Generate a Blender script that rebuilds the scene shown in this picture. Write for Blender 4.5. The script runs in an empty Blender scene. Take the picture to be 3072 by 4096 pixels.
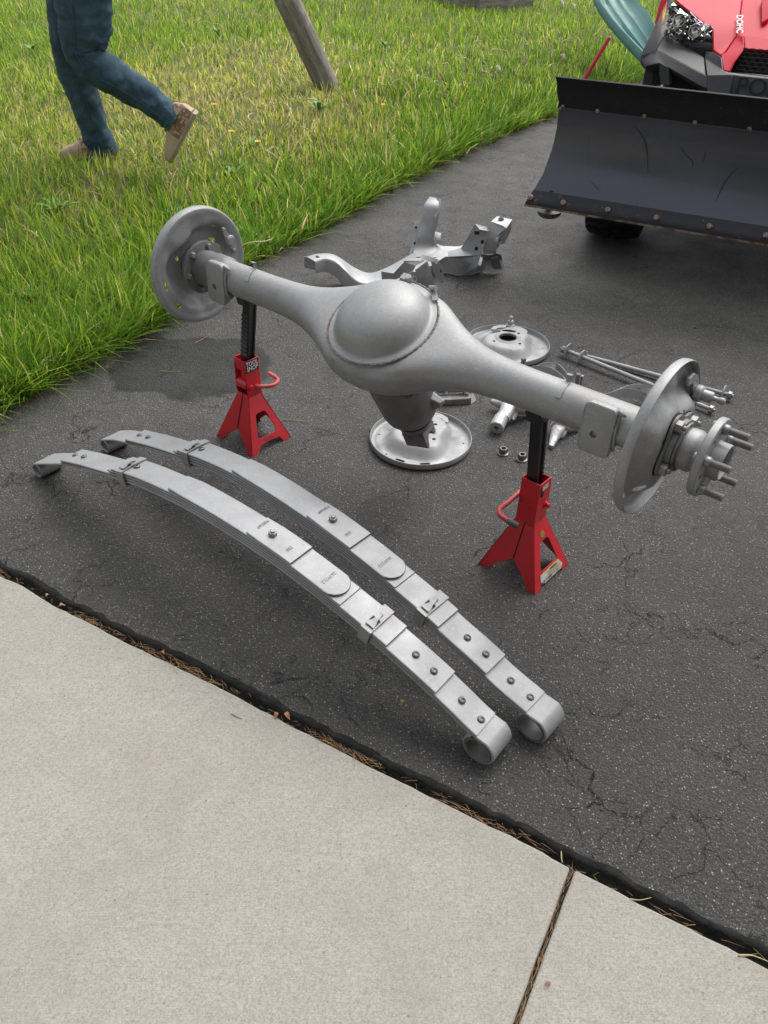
import bpy, math, random
import numpy as np
from mathutils import Vector, Matrix, geometry, noise as mnoise

# ------------------------------------------------------------------ camera, world, sun
random.seed(7)
RNG = np.random.default_rng(7)
sc = bpy.context.scene
COL = sc.collection
PITCH, ROLL, FPX, CAMH = 0.6707114, 0.0162515, 3200.0, 1.45     # metres, radians, focal length in px of the 3072x4096 photo
_r = Vector((1, 0, 0)); FW = Vector((0, math.cos(PITCH), -math.sin(PITCH))); _u = Vector((0, math.sin(PITCH), math.cos(PITCH)))
CR = math.cos(ROLL) * _r + math.sin(ROLL) * _u
CU = -math.sin(ROLL) * _r + math.cos(ROLL) * _u
EYE = Vector((0, 0, CAMH))
cam_data = bpy.data.cameras.new("camera")
cam = bpy.data.objects.new("camera", cam_data); COL.objects.link(cam); sc.camera = cam
Mc = Matrix((CR, CU, -FW)).transposed().to_4x4(); Mc.translation = EYE
cam.matrix_world = Mc
cam_data.sensor_fit = 'VERTICAL'; cam_data.sensor_height = 24.0; cam_data.sensor_width = 18.0
cam_data.lens = FPX / 4096.0 * 24.0
cam_data.clip_start = 0.02; cam_data.clip_end = 500

SUN_ELEV, SUN_AZ = math.radians(58), math.radians(35)            # azimuth from +Y towards +X
world = bpy.data.worlds.new("World"); sc.world = world; world.use_nodes = True
wn = world.node_tree; wn.nodes.clear()
sky = wn.nodes.new("ShaderNodeTexSky"); sky.sky_type = 'NISHITA'; sky.sun_disc = False
sky.sun_elevation = SUN_ELEV; sky.sun_rotation = SUN_AZ; sky.air_density = 1.0; sky.dust_density = 4.0; sky.ozone_density = 1.0
hs = wn.nodes.new("ShaderNodeHueSaturation"); hs.inputs['Saturation'].default_value = 0.22
bg = wn.nodes.new("ShaderNodeBackground"); bg.inputs['Strength'].default_value = 0.15
wo = wn.nodes.new("ShaderNodeOutputWorld")
wn.links.new(sky.outputs[0], hs.inputs['Color']); wn.links.new(hs.outputs[0], bg.inputs[0]); wn.links.new(bg.outputs[0], wo.inputs[0])
sun_d = bpy.data.lights.new("sun", 'SUN'); sun_d.energy = 1.0; sun_d.angle = math.radians(50); sun_d.color = (1.0, 0.965, 0.92)
sun = bpy.data.objects.new("sun", sun_d); COL.objects.link(sun)
_sd = Vector((math.sin(SUN_AZ) * math.cos(SUN_ELEV), math.cos(SUN_AZ) * math.cos(SUN_ELEV), math.sin(SUN_ELEV)))
sun.rotation_euler = _sd.to_track_quat('Z', 'Y').to_euler()
sc.view_settings.view_transform = 'Standard'; sc.view_settings.look = 'None'
sc.view_settings.exposure = 0.60; sc.view_settings.gamma = 1.0; sc.view_settings.use_curve_mapping = False
try:
    sc.cycles.use_denoising = True
    sc.cycles.max_bounces = 6
    sc.cycles.sample_clamp_indirect = 6
except Exception:
    pass

# ------------------------------------------------------------------ geometry helpers
def ray(px, py):
    return (px - 1536) * CR + (2048 - py) * CU + FPX * FW
def at(px, py, z=0.0):
    """point of the horizontal plane z seen at photo pixel (3072x4096 frame)"""
    d = ray(px, py); return EYE + d * ((z - CAMH) / d.z)
def on(px, py, p0, n):
    """point of the plane through p0 with normal n seen at a photo pixel"""
    d = ray(px, py); return EYE + d * ((Vector(p0) - EYE).dot(n) / d.dot(n))
def V(*a): return Vector(a)
def zoom(k, ox, oy):
    return lambda x, y: (ox + x / k, oy + y / k)
def lerp(a, b, t): return a + (b - a) * t
def sstep(e0, e1, x):
    t = min(1, max(0, (x - e0) / (e1 - e0))); return t * t * (3 - 2 * t)
def interp(xs, ys, x):
    return float(np.interp(x, xs, ys))
def crom(pts, n=6):
    """Catmull-Rom through the points"""
    P = [Vector(p) for p in pts]; P = [2 * P[0] - P[1]] + P + [2 * P[-1] - P[-2]]; out = []
    for i in range(1, len(P) - 2):
        a, b, c, d = P[i - 1:i + 3]
        for k in range(n):
            t = k / n
            out.append(0.5 * ((2 * b) + (c - a) * t + (2 * a - 5 * b + 4 * c - d) * t * t + (3 * b - a - 3 * c + d) * t ** 3))
    out.append(P[-2]); return out
def frame(d, hint=None):
    d = Vector(d).normalized(); h = Vector(hint) if hint is not None else (V(0, 0, 1) if abs(d.z) < .9 else V(1, 0, 0))
    x = h.cross(d).normalized(); y = d.cross(x).normalized(); return x, y, d

class MB:
    def __init__(s): s.v = []; s.f = []
    def add(s, vs, fs):
        o = len(s.v); s.v += [Vector(v) for v in vs]; s.f += [[i + o for i in f] for f in fs]; return s
    def hexa(s, p):
        return s.add(p, [(0, 3, 2, 1), (4, 5, 6, 7), (0, 1, 5, 4), (1, 2, 6, 5), (2, 3, 7, 6), (3, 0, 4, 7)])
    def box(s, c, ax, ay, az):
        """centre and three half-axis vectors"""
        c, ax, ay, az = map(Vector, (c, ax, ay, az))
        return s.hexa([c - ax - ay - az, c + ax - ay - az, c + ax + ay - az, c - ax + ay - az,
                       c - ax - ay + az, c + ax - ay + az, c + ax + ay + az, c - ax + ay + az])
    def loft(s, rings, caps=True, closed=True):
        n = len(rings[0]); o = len(s.v)
        for r in rings: s.v += [Vector(p) for p in r]
        for i in range(len(rings) - 1):
            for j in range(n if closed else n - 1):
                k = (j + 1) % n
                s.f.append([o + i * n + j, o + i * n + k, o + (i + 1) * n + k, o + (i + 1) * n + j])
        if caps and closed:
            s.f.append([o + j for j in range(n)][::-1]); s.f.append([o + (len(rings) - 1) * n + j for j in range(n)])
        return s
    def tube(s, path, r, n=12, caps=True):
        P = [Vector(p) for p in path]; R = r if isinstance(r, (list, tuple)) else [r] * len(P)
        rings = []; x = None
        for i, p in enumerate(P):
            d = (P[min(i + 1, len(P) - 1)] - P[max(i - 1, 0)])
            if d.length < 1e-9: d = V(0, 0, 1)
            d.normalize()
            if x is None: x, y, _ = frame(d)
            else:
                x = (x - d * x.dot(d)); x.normalize(); y = d.cross(x)
            rings.append([p + (x * math.cos(2 * math.pi * j / n) + y * math.sin(2 * math.pi * j / n)) * R[i] for j in range(n)])
        return s.loft(rings, caps)
    def cyl(s, a, b, r, n=16): return s.tube([a, b], r, n)
    def lathe(s, prof, o, ax, n=48, closed=False):
        """profile (radius, height) turned round the axis; closed joins last to first (ring)"""
        x, y, d = frame(ax); o = Vector(o); rings = []
        for r, h in prof:
            rings.append([o + d * h + (x * math.cos(2 * math.pi * j / n) + y * math.sin(2 * math.pi * j / n)) * max(r, 1e-5) for j in range(n)])
        if closed: rings.append(rings[0]); s.loft(rings, False)
        else: s.loft(rings, True)
        return s
    def plate(s, loops, o, ux, uy, t, both=True):
        """flat plate with holes: 2-D loops (first outer), origin, plane axes, thickness along ux x uy"""
        o, ux, uy = map(Vector, (o, ux, uy)); nz = ux.cross(uy).normalized() * t
        L3 = [[Vector((p[0], p[1], 0)) for p in l] for l in loops]
        tris = geometry.tessellate_polygon(L3); flat = [p for l in loops for p in l]; n = len(flat)
        top = [o + ux * p[0] + uy * p[1] + nz for p in flat]; bot = [o + ux * p[0] + uy * p[1] for p in flat]
        fs = []
        for a, b, c in tris:
            A, B, C = (Vector((*flat[k], 0)) for k in (a, b, c))
            if (B - A).cross(C - A).z < 0: b, c = c, b
            fs.append((a, b, c)); fs.append((n + c, n + b, n + a))
        k = 0
        for l in loops:
            m = len(l)
            for i in range(m): j = (i + 1) % m; fs.append((k + i, n + k + i, n + k + j, k + j))
            k += m
        return s.add(top + bot, fs)
    def sheet(s, pts, t, up=(0, 0, 1)):
        """sheet of metal through 3-D points (nearly flat), thickened"""
        P = [Vector(p) for p in pts]; nrm = geometry.normal(P)
        if nrm.dot(Vector(up)) < 0: P.reverse(); nrm = -nrm
        n = len(P); tr = geometry.tessellate_polygon([P]); fs = []
        for a, b, c in tr:
            if (P[b] - P[a]).cross(P[c] - P[a]).dot(nrm) < 0: b, c = c, b
            fs.append((a, b, c)); fs.append((n + c, n + b, n + a))
        for i in range(n): j = (i + 1) % n; fs.append((i, n + i, n + j, j))
        return s.add(P + [p - nrm * t for p in P], fs)
    def mesh(s, name, org=(0, 0, 0)):
        org = Vector(org); me = bpy.data.meshes.new(name)
        me.from_pydata([tuple(v - org) for v in s.v], [], s.f); me.validate(); return me

def clean(me, fix=True):
    import bmesh
    bm = bmesh.new(); bm.from_mesh(me); bmesh.ops.remove_doubles(bm, verts=bm.verts, dist=1e-6)
    if fix: bmesh.ops.recalc_face_normals(bm, faces=bm.faces)
    bm.to_mesh(me); bm.free(); me.update()

def thing(name, label, cat, loc=(0, 0, 0), group=None):
    o = bpy.data.objects.new(name, None); COL.objects.link(o); o.location = loc; o.empty_display_size = .05
    o['label'] = label; o['category'] = cat
    if group: o['group'] = group
    return o
def obj(name, mb, mat, parent=None, smooth=30, bevel=0, bseg=2, sub=0, label=None, cat=None, group=None, kind=None, fix=True, org=None):
    root = parent
    wl = Vector((0, 0, 0)); p = parent
    while p is not None: wl = wl + p.location; p = p.parent
    if parent is None and org is not None: wl = Vector(org)
    me = mb.mesh(name, wl) if isinstance(mb, MB) else mb
    clean(me, fix)
    if smooth:
        me.polygons.foreach_set('use_smooth', [True] * len(me.polygons))
        me.set_sharp_from_angle(angle=math.radians(smooth))
    if mat: me.materials.append(mat)
    o = bpy.data.objects.new(name, me); COL.objects.link(o)
    if parent is not None: o.parent = parent
    elif org is not None: o.location = wl
    if bevel:
        b = o.modifiers.new('bevel', 'BEVEL'); b.width = bevel; b.segments = bseg; b.limit_method = 'ANGLE'; b.angle_limit = math.radians(32); b.harden_normals = False
    if sub:
        m = o.modifiers.new('sub', 'SUBSURF'); m.levels = sub; m.render_levels = sub
    if label: o['label'] = label
    if cat: o['category'] = cat
    if group: o['group'] = group
    if kind: o['kind'] = kind
    return o
def carve(o, cutters):
    """cut real holes: apply boolean differences and drop the cutters"""
    tmp = []
    for mb in cutters:
        me = mb.mesh('cut'); clean(me)
        c = bpy.data.objects.new('cut', me); COL.objects.link(c); tmp.append(c)
        md = o.modifiers.new('b', 'BOOLEAN'); md.operation = 'DIFFERENCE'; md.solver = 'EXACT'; md.object = c
    # cutters are given in world space, the part may sit under a moved parent
    bpy.context.view_layer.update()
    dg = bpy.context.evaluated_depsgraph_get()
    me = bpy.data.meshes.new_from_object(o.evaluated_get(dg), preserve_all_data_layers=True, depsgraph=dg)
    o.modifiers.clear(); o.data = me
    for c in tmp: m = c.data; bpy.data.objects.remove(c); bpy.data.meshes.remove(m)
    me.polygons.foreach_set('use_smooth', [True] * len(me.polygons)); me.set_sharp_from_angle(angle=math.radians(30))
    return o
def text_mesh(txt, size, o, ux, uy, mat, name, parent, depth=.0004, align='CENTER', bold=0.0, squash=1.0):
    cu = bpy.data.curves.new(name, 'FONT'); cu.body = txt; cu.size = size; cu.align_x = align; cu.align_y = 'CENTER'
    cu.extrude = depth; cu.offset = bold; cu.resolution_u = 3; cu.space_line = .8
    t = bpy.data.objects.new('t', cu); COL.objects.link(t); bpy.context.view_layer.update()
    dg = bpy.context.evaluated_depsgraph_get(); me = bpy.data.meshes.new_from_object(t.evaluated_get(dg))
    bpy.data.objects.remove(t); ux = Vector(ux).normalized(); uy = Vector(uy).normalized(); uz = ux.cross(uy)
    M = Matrix((ux * squash, uy, uz)).transposed().to_4x4(); M.translation = Vector(o)
    wl = Vector((0, 0, 0)); p = parent
    while p is not None: wl = wl + p.location; p = p.parent
    M.translation = M.translation - wl
    me.transform(M); me.materials.clear(); me.materials.append(mat)
    ob = bpy.data.objects.new(name, me); COL.objects.link(ob); ob.parent = parent; return ob

# ------------------------------------------------------------------ materials
def material(name, base=(.5, .5, .5), rough=.5, metal=0.0, spec=.5, mott=None, bump=None, wear=None, coords='Object', coat=0.0, rvar=0.0, speck=None):
    """mott: [(scale, colour2, lo, hi, detail)], bump: [(scale, strength, distance)], speck: (scale, size, colour)"""
    m = bpy.data.materials.new(name); m.use_nodes = True; nt = m.node_tree; N = nt.nodes; Lk = nt.links
    b = N['Principled BSDF']; tc = N.new('ShaderNodeTexCoord'); co = tc.outputs[coords]
    b.inputs['Roughness'].default_value = rough; b.inputs['Metallic'].default_value = metal
    b.inputs['Specular IOR Level'].default_value = spec; b.inputs['Coat Weight'].default_value = coat; b.inputs['Coat Roughness'].default_value = .15
    rgb = N.new('ShaderNodeRGB'); rgb.outputs[0].default_value = (*base, 1); cur = rgb.outputs[0]
    first = None
    for sc_, c2, lo, hi, det in (mott or []):
        nz = N.new('ShaderNodeTexNoise'); nz.inputs['Scale'].default_value = sc_; nz.inputs['Detail'].default_value = det; Lk.new(co, nz.inputs['Vector'])
        mr = N.new('ShaderNodeMapRange'); mr.inputs[1].default_value = lo; mr.inputs[2].default_value = hi; Lk.new(nz.outputs[0], mr.inputs[0])
        mx = N.new('ShaderNodeMix'); mx.data_type = 'RGBA'; Lk.new(mr.outputs[0], mx.inputs[0]); Lk.new(cur, mx.inputs[6]); mx.inputs[7].default_value = (*c2, 1); cur = mx.outputs[2]
        first = first or nz
    if speck:
        s_, size, c2 = speck
        vo = N.new('ShaderNodeTexVoronoi'); vo.inputs['Scale'].default_value = s_; Lk.new(co, vo.inputs['Vector'])
        mr = N.new('ShaderNodeMapRange'); mr.inputs[1].default_value = size; mr.inputs[2].default_value = size * .6; Lk.new(vo.outputs['Distance'], mr.inputs[0])
        mx = N.new('ShaderNodeMix'); mx.data_type = 'RGBA'; Lk.new(mr.outputs[0], mx.inputs[0]); Lk.new(cur, mx.inputs[6]); mx.inputs[7].default_value = (*c2, 1); cur = mx.outputs[2]
    Lk.new(cur, b.inputs['Base Color'])
    if rvar and first:
        mr = N.new('ShaderNodeMapRange'); mr.inputs[1].default_value = .3; mr.inputs[2].default_value = .7; mr.inputs[3].default_value = rough - rvar; mr.inputs[4].default_value = rough + rvar
        Lk.new(first.outputs[0], mr.inputs[0]); Lk.new(mr.outputs[0], b.inputs['Roughness'])
    prev = None
    for sc_, st, di in (bump or []):
        nz = N.new('ShaderNodeTexNoise'); nz.inputs['Scale'].default_value = sc_; nz.inputs['Detail'].default_value = 4; Lk.new(co, nz.inputs['Vector'])
        bp = N.new('ShaderNodeBump'); bp.inputs['Strength'].default_value = st; bp.inputs['Distance'].default_value = di; Lk.new(nz.outputs[0], bp.inputs['Height'])
        if prev: Lk.new(prev.outputs[0], bp.inputs['Normal'])
        prev = bp
    if prev: Lk.new(prev.outputs[0], b.inputs['Normal'])
    return m

M = {}
M['steel'] = material('blasted_steel', (.355, .360, .362), .55, .45, .45, mott=[(6, (.320, .323, .325), .35, .7, 6), (90, (.40, .405, .408), .5, .85, 4), (3.1, (.262, .250, .236), .60, .78, 6), (420, (.20, .20, .20), .60, .72, 2)], bump=[(420, .45, .0007), (120, .30, .0010)], rvar=.05)
M['steel_pitted'] = material('pitted_steel', (.36, .366, .370), .58, .34, .45, mott=[(14, (.29, .295, .30), .42, .7, 8), (120, (.22, .22, .21), .62, .74, 3), (5, (.41, .41, .405), .5, .75, 5)], bump=[(420, .5, .0007), (60, .35, .001)], rvar=.08)
M['steel_dark'] = material('cast_iron_grey', (.26, .261, .261), .55, .45, .4, mott=[(12, (.17, .168, .165), .4, .7, 6)], bump=[(160, .5, .001), (30, .3, .001)])
M['steel_edge'] = material('leaf_edge_steel', (.27, .27, .265), .6, .4, .4, mott=[(20, (.18, .175, .17), .4, .7, 6)], bump=[(200, .4, .0006)])
M['bolt'] = material('bolt_steel', (.16, .155, .15), .45, .7, .5, mott=[(90, (.26, .25, .24), .5, .8, 4)], bump=[(300, .4, .0004)])
M['bolt_light'] = material('bolt_grey', (.29, .29, .29), .45, .6, .5, mott=[(50, (.28, .275, .27), .4, .7, 4)], bump=[(250, .4, .0005)])
M['black'] = material('black_gap', (.012, .012, .012), .7)
M['rust'] = material('rust', (.16, .075, .045), .8, 0, .2, mott=[(60, (.07, .04, .03), .4, .7, 6)], bump=[(200, .6, .001)])
M['red'] = material('red_paint', (.62, .020, .032), .38, 0, .5, mott=[(7, (.54, .016, .026), .4, .75, 4), (150, (.30, .03, .03), .70, .78, 3), (34, (.20, .05, .045), .68, .71, 6), (11, (.34, .02, .03), .60, .64, 8)], bump=[(40, .08, .001)], rvar=.06)
M['red_worn'] = material('worn_red_rod', (.52, .06, .07), .5, 0, .5, mott=[(30, (.55, .14, .15), .5, .75, 6), (90, (.22, .10, .09), .66, .72, 4)])
M['rubber_grey'] = material('grey_rubber', (.12, .12, .12), .75, mott=[(40, (.08, .08, .08), .4, .7, 3)])
M['black_paint'] = material('black_paint', (.016, .016, .018), .34, 0, .5, mott=[(25, (.05, .05, .05), .62, .8, 6)], bump=[(60, .15, .0008)])
M['white_print'] = material('white_print', (.75, .75, .74), .6)
M['black_print'] = material('black_print', (.015, .015, .015), .5)
M['yellow_print'] = material('yellow_print', (.70, .48, .03), .6, mott=[(60, (.45, .33, .08), .5, .7, 4)])
M['label_paper'] = material('worn_label', (.55, .53, .47), .7, mott=[(70, (.33, .28, .2), .55, .66, 5), (200, (.16, .15, .13), .68, .74, 3)])
M['gold_print'] = material('gold_print', (.32, .26, .08), .5, .3)
# ------------------------------------------------------------------ ground materials
def shader(name):
    m = bpy.data.materials.new(name); m.use_nodes = True; nt = m.node_tree
    return m, nt.nodes, nt.links, nt.nodes['Principled BSDF']
class G:
    """short-hand for node graphs"""
    def __init__(s, name):
        s.m, s.N, s.L, s.b = shader(name); s.tc = s.N.new('ShaderNodeTexCoord'); s.co = s.tc.outputs['Object']
    def noise(s, scale, det=4, rough=.5, vec=None, out=0):
        n = s.N.new('ShaderNodeTexNoise'); n.inputs['Scale'].default_value = scale; n.inputs['Detail'].default_value = det; n.inputs['Roughness'].default_value = rough
        s.L.new(vec or s.co, n.inputs['Vector']); return n.outputs[out]
    def vor(s, scale, feat='F1', vec=None, rnd=1.0):
        n = s.N.new('ShaderNodeTexVoronoi'); n.feature = feat; n.inputs['Scale'].default_value = scale; n.inputs['Randomness'].default_value = rnd
        s.L.new(vec or s.co, n.inputs['Vector']); return n
    def rng(s, v, a, b, c=0, d=1):
        n = s.N.new('ShaderNodeMapRange'); n.inputs[1].default_value = a; n.inputs[2].default_value = b; n.inputs[3].default_value = c; n.inputs[4].default_value = d
        s.L.new(v, n.inputs[0]); return n.outputs[0]
    def math(s, op, a, b=None):
        n = s.N.new('ShaderNodeMath'); n.operation = op
        for i, v in enumerate((a, b)):
            if v is None: continue
            if isinstance(v, (int, float)): n.inputs[i].default_value = v
            else: s.L.new(v, n.inputs[i])
        return n.outputs[0]
    def mix(s, f, a, b):
        n = s.N.new('ShaderNodeMix'); n.data_type = 'RGBA'
        for i, v in ((0, f), (6, a), (7, b)):
            if isinstance(v, tuple): n.inputs[i].default_value = (*v, 1)
            elif isinstance(v, (int, float)): n.inputs[i].default_value = v
            else: s.L.new(v, n.inputs[i])
        return n.outputs[2]
    def warp(s, scale, amt, vec=None):
        nz = s.noise(scale, 3, .6, vec, out=1)
        a = s.N.new('ShaderNodeVectorMath'); a.operation = 'SUBTRACT'; s.L.new(nz, a.inputs[0]); a.inputs[1].default_value = (.5, .5, .5)
        b = s.N.new('ShaderNodeVectorMath'); b.operation = 'SCALE'; s.L.new(a.outputs[0], b.inputs[0]); b.inputs['Scale'].default_value = amt
        c = s.N.new('ShaderNodeVectorMath'); c.operation = 'ADD'; s.L.new(vec or s.co, c.inputs[0]); s.L.new(b.outputs[0], c.inputs[1]); return c.outputs[0]
    def bump(s, h, st, dist, prev=None):
        n = s.N.new('ShaderNodeBump'); n.inputs['Strength'].default_value = st; n.inputs['Distance'].default_value = dist; s.L.new(h, n.inputs['Height'])
        if prev: s.L.new(prev, n.inputs['Normal'])
        return n.outputs[0]
    def sep(s, v):
        n = s.N.new('ShaderNodeSeparateColor'); s.L.new(v, n.inputs[0]); return n.outputs
    def xyz(s, v=None):
        n = s.N.new('ShaderNodeSeparateXYZ'); s.L.new(v or s.co, n.inputs[0]); return n.outputs
    def fin(s, col, rough, nrm=None):
        s.L.new(col, s.b.inputs['Base Color'])
        if isinstance(rough, (int, float)): s.b.inputs['Roughness'].default_value = rough
        else: s.L.new(rough, s.b.inputs['Roughness'])
        if nrm: s.L.new(nrm, s.b.inputs['Normal'])
        return s.m

def asphalt_material():
    g = G('asphalt')
    big = g.noise(1.1, 4, .6); mid = g.noise(7, 5, .6); fine = g.noise(140, 3, .7)
    X = g.xyz()
    far = g.rng(X[1], .8, 2.6)                                   # the sealer is worn thinner towards the lawn
    wornf = g.math('ADD', g.math('MULTIPLY', far, .45), g.rng(big, .35, .7, 0, .65))
    col = g.mix(wornf, (.0250, .0256, .0268), (.074, .0725, .0700))
    col = g.mix(g.rng(mid, .4, .75, 0, .5), col, (.043, .042, .0405))
    col = g.mix(g.rng(fine, .35, .75, 0, .5), col, (.105, .101, .095))
    # stones of the aggregate showing through: three sizes
    for sc_, thr, size, c2, amt in ((330, .52, .40, (.25, .24, .215), .85), (160, .72, .30, (.40, .38, .33), .95), (60, .955, .14, (.50, .46, .38), 1.0)):
        v = g.vor(sc_); r = g.sep(v.outputs['Color'])
        pick = g.math('GREATER_THAN', g.math('ADD', r[0], g.math('MULTIPLY', g.math('SUBTRACT', wornf, .5), .30)), thr)
        dot = g.rng(v.outputs['Distance'], size, size * .65)
        tint = g.mix(r[1], c2, tuple(k * .55 for k in c2))
        col = g.mix(g.math('MULTIPLY', g.math('MULTIPLY', pick, dot), amt), col, tint)
    # cracks
    wv = g.warp(3, .25); wv2 = g.warp(22, .05, wv)
    c1 = g.rng(g.vor(3.1, 'DISTANCE_TO_EDGE', wv2).outputs['Distance'], .0085, .0018)
    c1 = g.math('MULTIPLY', c1, g.rng(g.noise(3.3, 3), .50, .60))
    c2 = g.rng(g.vor(9, 'DISTANCE_TO_EDGE', g.warp(45, .035, wv)).outputs['Distance'], .015, .004)
    c2 = g.math('MULTIPLY', c2, g.rng(g.noise(5.5, 3), .50, .58))
    crack = g.math('MULTIPLY', g.math('MAXIMUM', c1, g.math('MULTIPLY', c2, .7)), g.rng(g.noise(60, 3, .7), .35, .55))
    col = g.mix(g.math('MULTIPLY', crack, .88), col, (.008, .008, .008))
    # damp stain near the left stand
    P = at(745, 1462); sx = g.math('DIVIDE', g.math('SUBTRACT', X[0], P.x), .30); sy = g.math('DIVIDE', g.math('SUBTRACT', X[1], P.y), .23)
    rr = g.math('SQRT', g.math('ADD', g.math('MULTIPLY', sx, sx), g.math('MULTIPLY', sy, sy)))
    rr = g.math('ADD', rr, g.rng(g.noise(5, 3), .3, .7, -.22, .22))
    damp = g.rng(rr, 1.04, .90); rim = g.math('MULTIPLY', g.rng(rr, .80, .96), g.rng(rr, 1.06, .98))
    col = g.mix(g.math('MULTIPLY', damp, .62), col, (.010, .011, .013)); col = g.mix(g.math('MULTIPLY', rim, .45), col, (.012, .012, .013))
    h = g.math('ADD', g.math('MULTIPLY', g.noise(230, 4, .7), 1.0), g.math('MULTIPLY', g.vor(170).outputs['Distance'], -1.1))
    nrm = g.bump(h, .85, .0034); nrm = g.bump(g.noise(14, 4, .6), .30, .010, nrm); nrm = g.bump(g.math('SUBTRACT', 1.0, crack), 1.0, .004, nrm)
    rough = g.rng(mid, .3, .7, .52, .72)
    g.b.inputs['Specular IOR Level'].default_value = .25
    return g.fin(col, rough, nrm)
def concrete_material():
    g = G('concrete')
    big = g.noise(1.1, 6, .65); mid = g.noise(14, 5, .65); fine = g.noise(330, 3, .7); f2 = g.noise(120, 4, .7)
    st = g.N.new('ShaderNodeMapping'); st.inputs['Rotation'].default_value = (0, 0, math.radians(29)); st.inputs['Scale'].default_value = (3, 60, 1); g.L.new(g.co, st.inputs['Vector'])
    broom = g.noise(5, 4, .6, vec=st.outputs[0])
    col = g.mix(g.rng(big, .3, .7), (.350, .336, .292), (.415, .400, .352))
    col = g.mix(g.rng(mid, .35, .7, 0, .5), col, (.32, .296, .258))
    col = g.mix(g.rng(f2, .45, .75, 0, .6), col, (.24, .234, .212))
    col = g.mix(g.rng(fine, .5, .72, 0, .75), col, (.16, .15, .135))
    col = g.mix(g.rng(fine, .45, .28, 0, .6), col, (.52, .515, .475))
    v = g.vor(55); r = g.sep(v.outputs['Color'])
    pit = g.math('MULTIPLY', g.math('GREATER_THAN', r[0], .90), g.rng(v.outputs['Distance'], .16, .08))
    col = g.mix(g.math('MULTIPLY', pit, .6), col, (.10, .085, .07))
    col = g.mix(g.rng(g.noise(1.3, 7, .7), .48, .66, 0, .6), col, (.25, .235, .20))
    col = g.mix(g.rng(g.noise(2.7, 5, .65), .58, .72, 0, .30), col, (.30, .225, .17)); col = g.mix(g.rng(g.noise(7, 6, .75), .62, .70, 0, .35), col, (.50, .49, .45))
    nrm = g.bump(fine, .6, .0016); nrm = g.bump(broom, .35, .002, nrm); nrm = g.bump(mid, .2, .004, nrm)
    return g.fin(col, .88, nrm)
def soil_material():
    g = G('soil'); a = g.noise(9, 6, .7); b = g.noise(60, 4, .7)
    col = g.mix(g.rng(a, .35, .7), (.10, .115, .035), (.17, .155, .065)); col = g.mix(g.rng(b, .4, .7, 0, .6), col, (.06, .065, .025))
    return g.fin(col, .95, g.bump(b, .8, .01))
def blade_material():
    g = G('grass_blades'); at_ = g.N.new('ShaderNodeAttribute'); at_.attribute_name = 'tint'
    tr = g.N.new('ShaderNodeBsdfTranslucent'); g.L.new(at_.outputs['Color'], tr.inputs[0]); mx = g.N.new('ShaderNodeMixShader'); mx.inputs[0].default_value = .45
    g.fin(at_.outputs['Color'], .5); g.b.inputs['Specular IOR Level'].default_value = .3
    out = g.N['Material Output']; g.L.new(g.b.outputs[0], mx.inputs[1]); g.L.new(tr.outputs[0], mx.inputs[2]); g.L.new(mx.outputs[0], out.inputs[0]); return g.m
def plain(name, c, rough=.6, **k): return material(name, c, rough, **k)
M['asphalt'] = asphalt_material(); M['concrete'] = concrete_material(); M['soil'] = soil_material(); M['blades'] = blade_material()
M['tar'] = material('black_sealer', (.012, .012, .012), .85, 0, .15, mott=[(30, (.026, .025, .024), .4, .7, 5)], bump=[(90, 1.0, .006), (300, 1.0, .002)])
M['joint_dirt'] = material('joint_dirt', (.035, .028, .02), .95, bump=[(150, 1, .003)])

# ------------------------------------------------------------------ driveway, slabs, lawn
def resample(pts, step, jit=0.0, sc_=6.0, seed=0):
    out = []
    for a, b in zip(pts[:-1], pts[1:]):
        a = Vector((a[0], a[1])); b = Vector((b[0], b[1])); n = max(1, int((b - a).length / step))
        nn = Vector((-(b - a).y, (b - a).x)).normalized()
        for k in range(n):
            p = a.lerp(b, k / n); out.append(p + nn * (jit * mnoise.noise(Vector((p.x * sc_, p.y * sc_, seed)))))
    out.append(Vector((pts[-1][0], pts[-1][1]))); return out
CE = [(-3.2, 2.99), (-1.7, 1.985), (-1.3, 1.72), (-1.005, 1.53), (-.932, 1.496), (-.832, 1.427), (-.718, 1.366), (-.614, 1.306), (-.477, 1.233), (-.389, 1.185), (-.285, 1.127), (-.17, 1.062),
      (-.067, 1.0), (.141, .886), (.232, .839), (.295, .804), (.364, .762), (.432, .727), (.517, .676), (.59, .636), (.668, .592), (1.6, .05), (3.4, -1.0)]
LE = [(-1.9, 1.1), (-1.62, 1.75), (-1.322, 2.35), (-1.219, 2.5), (-1.095, 2.728), (-.95, 2.984), (-.86, 3.2), (-.669, 3.66), (-.554, 3.84), (-.33, 4.2), (-.056, 4.78), (.258, 5.295), (.566, 5.82), (.864, 6.262), (1.296, 6.868), (2.3, 8.3), (4.2, 11.2), (9, 18)]
ce = resample(CE, .02, .004, 22); le = resample(LE, .05, .03, 5, 3)
JW = .0045
j0, j1 = Vector((.364, .762)), Vector((.227, .501)); jd = (j1 - j0).normalized(); jn = Vector((-jd.y, jd.x))
if jn.x < 0: jn = -jn
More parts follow.
